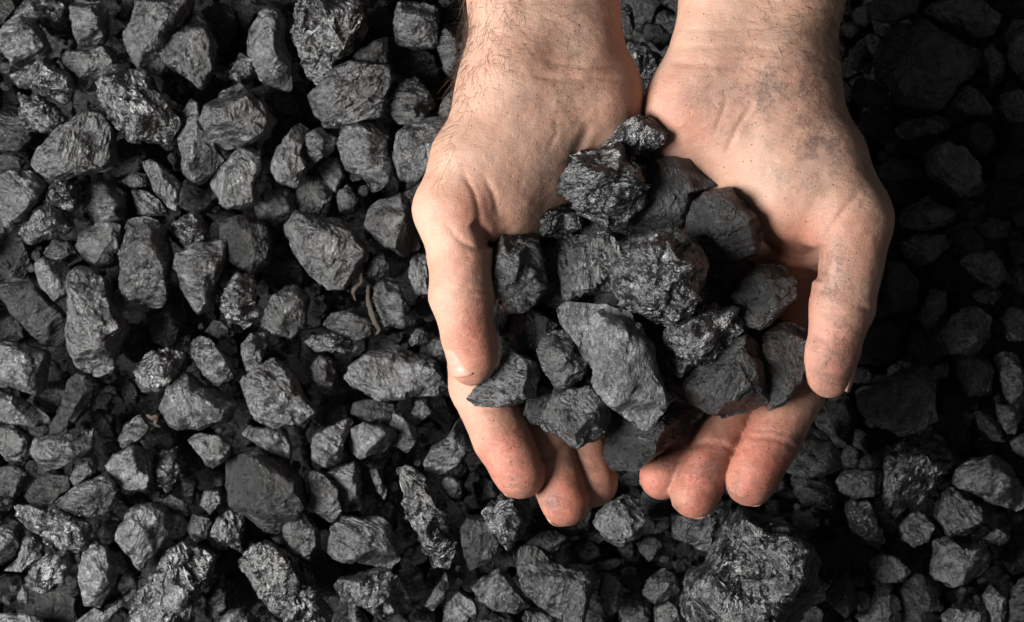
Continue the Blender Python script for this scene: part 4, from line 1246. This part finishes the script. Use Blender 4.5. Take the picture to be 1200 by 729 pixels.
LAYZ = {-2: BED - 44, -1: BED - 30, 0: BED + 22, 1: BED + 42, 2: BED + 90}
for i, r in enumerate(rows):
    kd = r['kd']
    z = LAYZ[r['lay']] + random.Random(i).uniform(-4, 4)
    o = coal(r['P'], z, 1.4 if r['lay'] < 1 else 1.3, 77 if r['lay'] == 2 else 1000 + i * 13 + (5 if kd == 'd' else 0), kd, r['label'], "coal lumps of the bed below the hands")

# ---- rubble: small pieces filling the deep gaps, beyond counting
vs, fs, base = [], [], 0
rub = [(p, r * 1.1 + 3) for p, r in fill[max(0, N_THINGS):]]
rg = random.Random(9)
for gx in range(-90, 1300, 27):
    for gy in range(-80, 820, 27):
        rub.append(((gx + rg.uniform(-9, 9), gy + rg.uniform(-9, 9)), rg.uniform(12, 20)))
rub = [(p, r, BED - 84 + rg.uniform(-5, 5)) for p, r in rub]
for g, p in rg.sample(cand, min(650, len(cand))):                 # crumbs caught between the lumps
    rub.append((p, rg.uniform(3, 8), BED - 30 + rg.uniform(-16, 14)))
for gx in range(-480, 1690, 52):                                  # the bed goes on beyond the picture's edges
    for gy in range(-420, 1150, 52):
        if not (-40 < gx < 1240 and -40 < gy < 770):
            rub.append(((gx + rg.uniform(-14, 14), gy + rg.uniform(-14, 14)), rg.uniform(22, 38), BED + 10 + rg.uniform(-14, 14)))
for k, (p, r, z) in enumerate(rub):
    c, v, f = rock_verts(blob(p[0], p[1], r, rg), z, 0.9, 9000 + k, 3, 'm', 0.8)
    vs.append(v + c); fs.append(f + base); base += len(v)
ro = link("coal_rubble", mesh_from("coal_rubble", np.concatenate(vs) * S, np.concatenate(fs), M_DARK))
ro['kind'] = "stuff"
print("LUMPS", len(rows), "HELD", len(HELD), "FILL", len(fill), "RUBBLE", len(rub))

# ------------------------------------------------------------------ dry plant scraps caught in the bed
def stalk(pts, z, r, label, seed, col=None):
    """a crumpled strip of dry stalk"""
    rg = np.random.RandomState(seed)
    C = np.array([px(x, y, z + dz) for x, y, dz in pts])
    t = np.linspace(0, len(C) - 1, 26)
    P = np.stack([np.interp(t, np.arange(len(C)), C[:, k]) for k in range(3)], 1)
    for _ in range(2):
        P[1:-1] = 0.5 * P[1:-1] + 0.25 * (P[:-2] + P[2:])
    vs, fs = [], []
    m = 10
    for i in range(len(P)):
        d = P[min(i + 1, len(P) - 1)] - P[max(i - 1, 0)]
        d /= np.linalg.norm(d)
        a = np.cross(d, [0, 0, 1.0]); a /= np.linalg.norm(a)
        b = np.cross(a, d)
        w = r * (0.35 + 0.65 * math.sin(math.pi * (i + 1.5) / (len(P) + 2))) * rg.uniform(0.8, 1.2)
        tw = i * 0.13
        for k in range(m):
            an = 2 * math.pi * k / m
            q = w * (1 + 0.35 * math.sin(3 * an + tw * 4)) * rg.uniform(0.86, 1.14)
            u, v_ = math.cos(an + tw) * q, math.sin(an + tw) * q * 0.55
            vs.append(P[i] + a * u + b * v_)
    for i in range(len(P) - 1):
        for k in range(m):
            j = (k + 1) % m
            fs.append((i * m + k, i * m + j, (i + 1) * m + j, (i + 1) * m + k))
    c = P.mean(0)
    o = link("dry_stalk", mesh_from("dry_stalk", (np.array(vs) - c) * S, np.array(fs), M_STRAW), c * S)
    o['label'] = label
    o['category'] = "plant scrap"
    o['group'] = "dry plant scraps among the coal"
stalk([(423, 320, 6), (424, 331, 2), (416, 338, 4), (414, 343, 0), (417, 352, -4)], BED + 46, 2.8, "curled tan scrap of dry plant below the large shield-shaped coal lump", 3)
stalk([(432, 335, 0), (431, 350, 4), (436, 366, 6), (440, 378, 6), (446, 386, 2), (441, 392, 0)], BED + 46, 3.4, "reddish brown dry stalk beside the chipped coal lump", 4)
stalk([(172, 486, 2), (178, 490, 4), (184, 487, 4), (182, 497, 0), (188, 500, -2)], BED + 50, 3.0, "tan straw scrap tucked beside a coal lump in the lower left bed", 5)
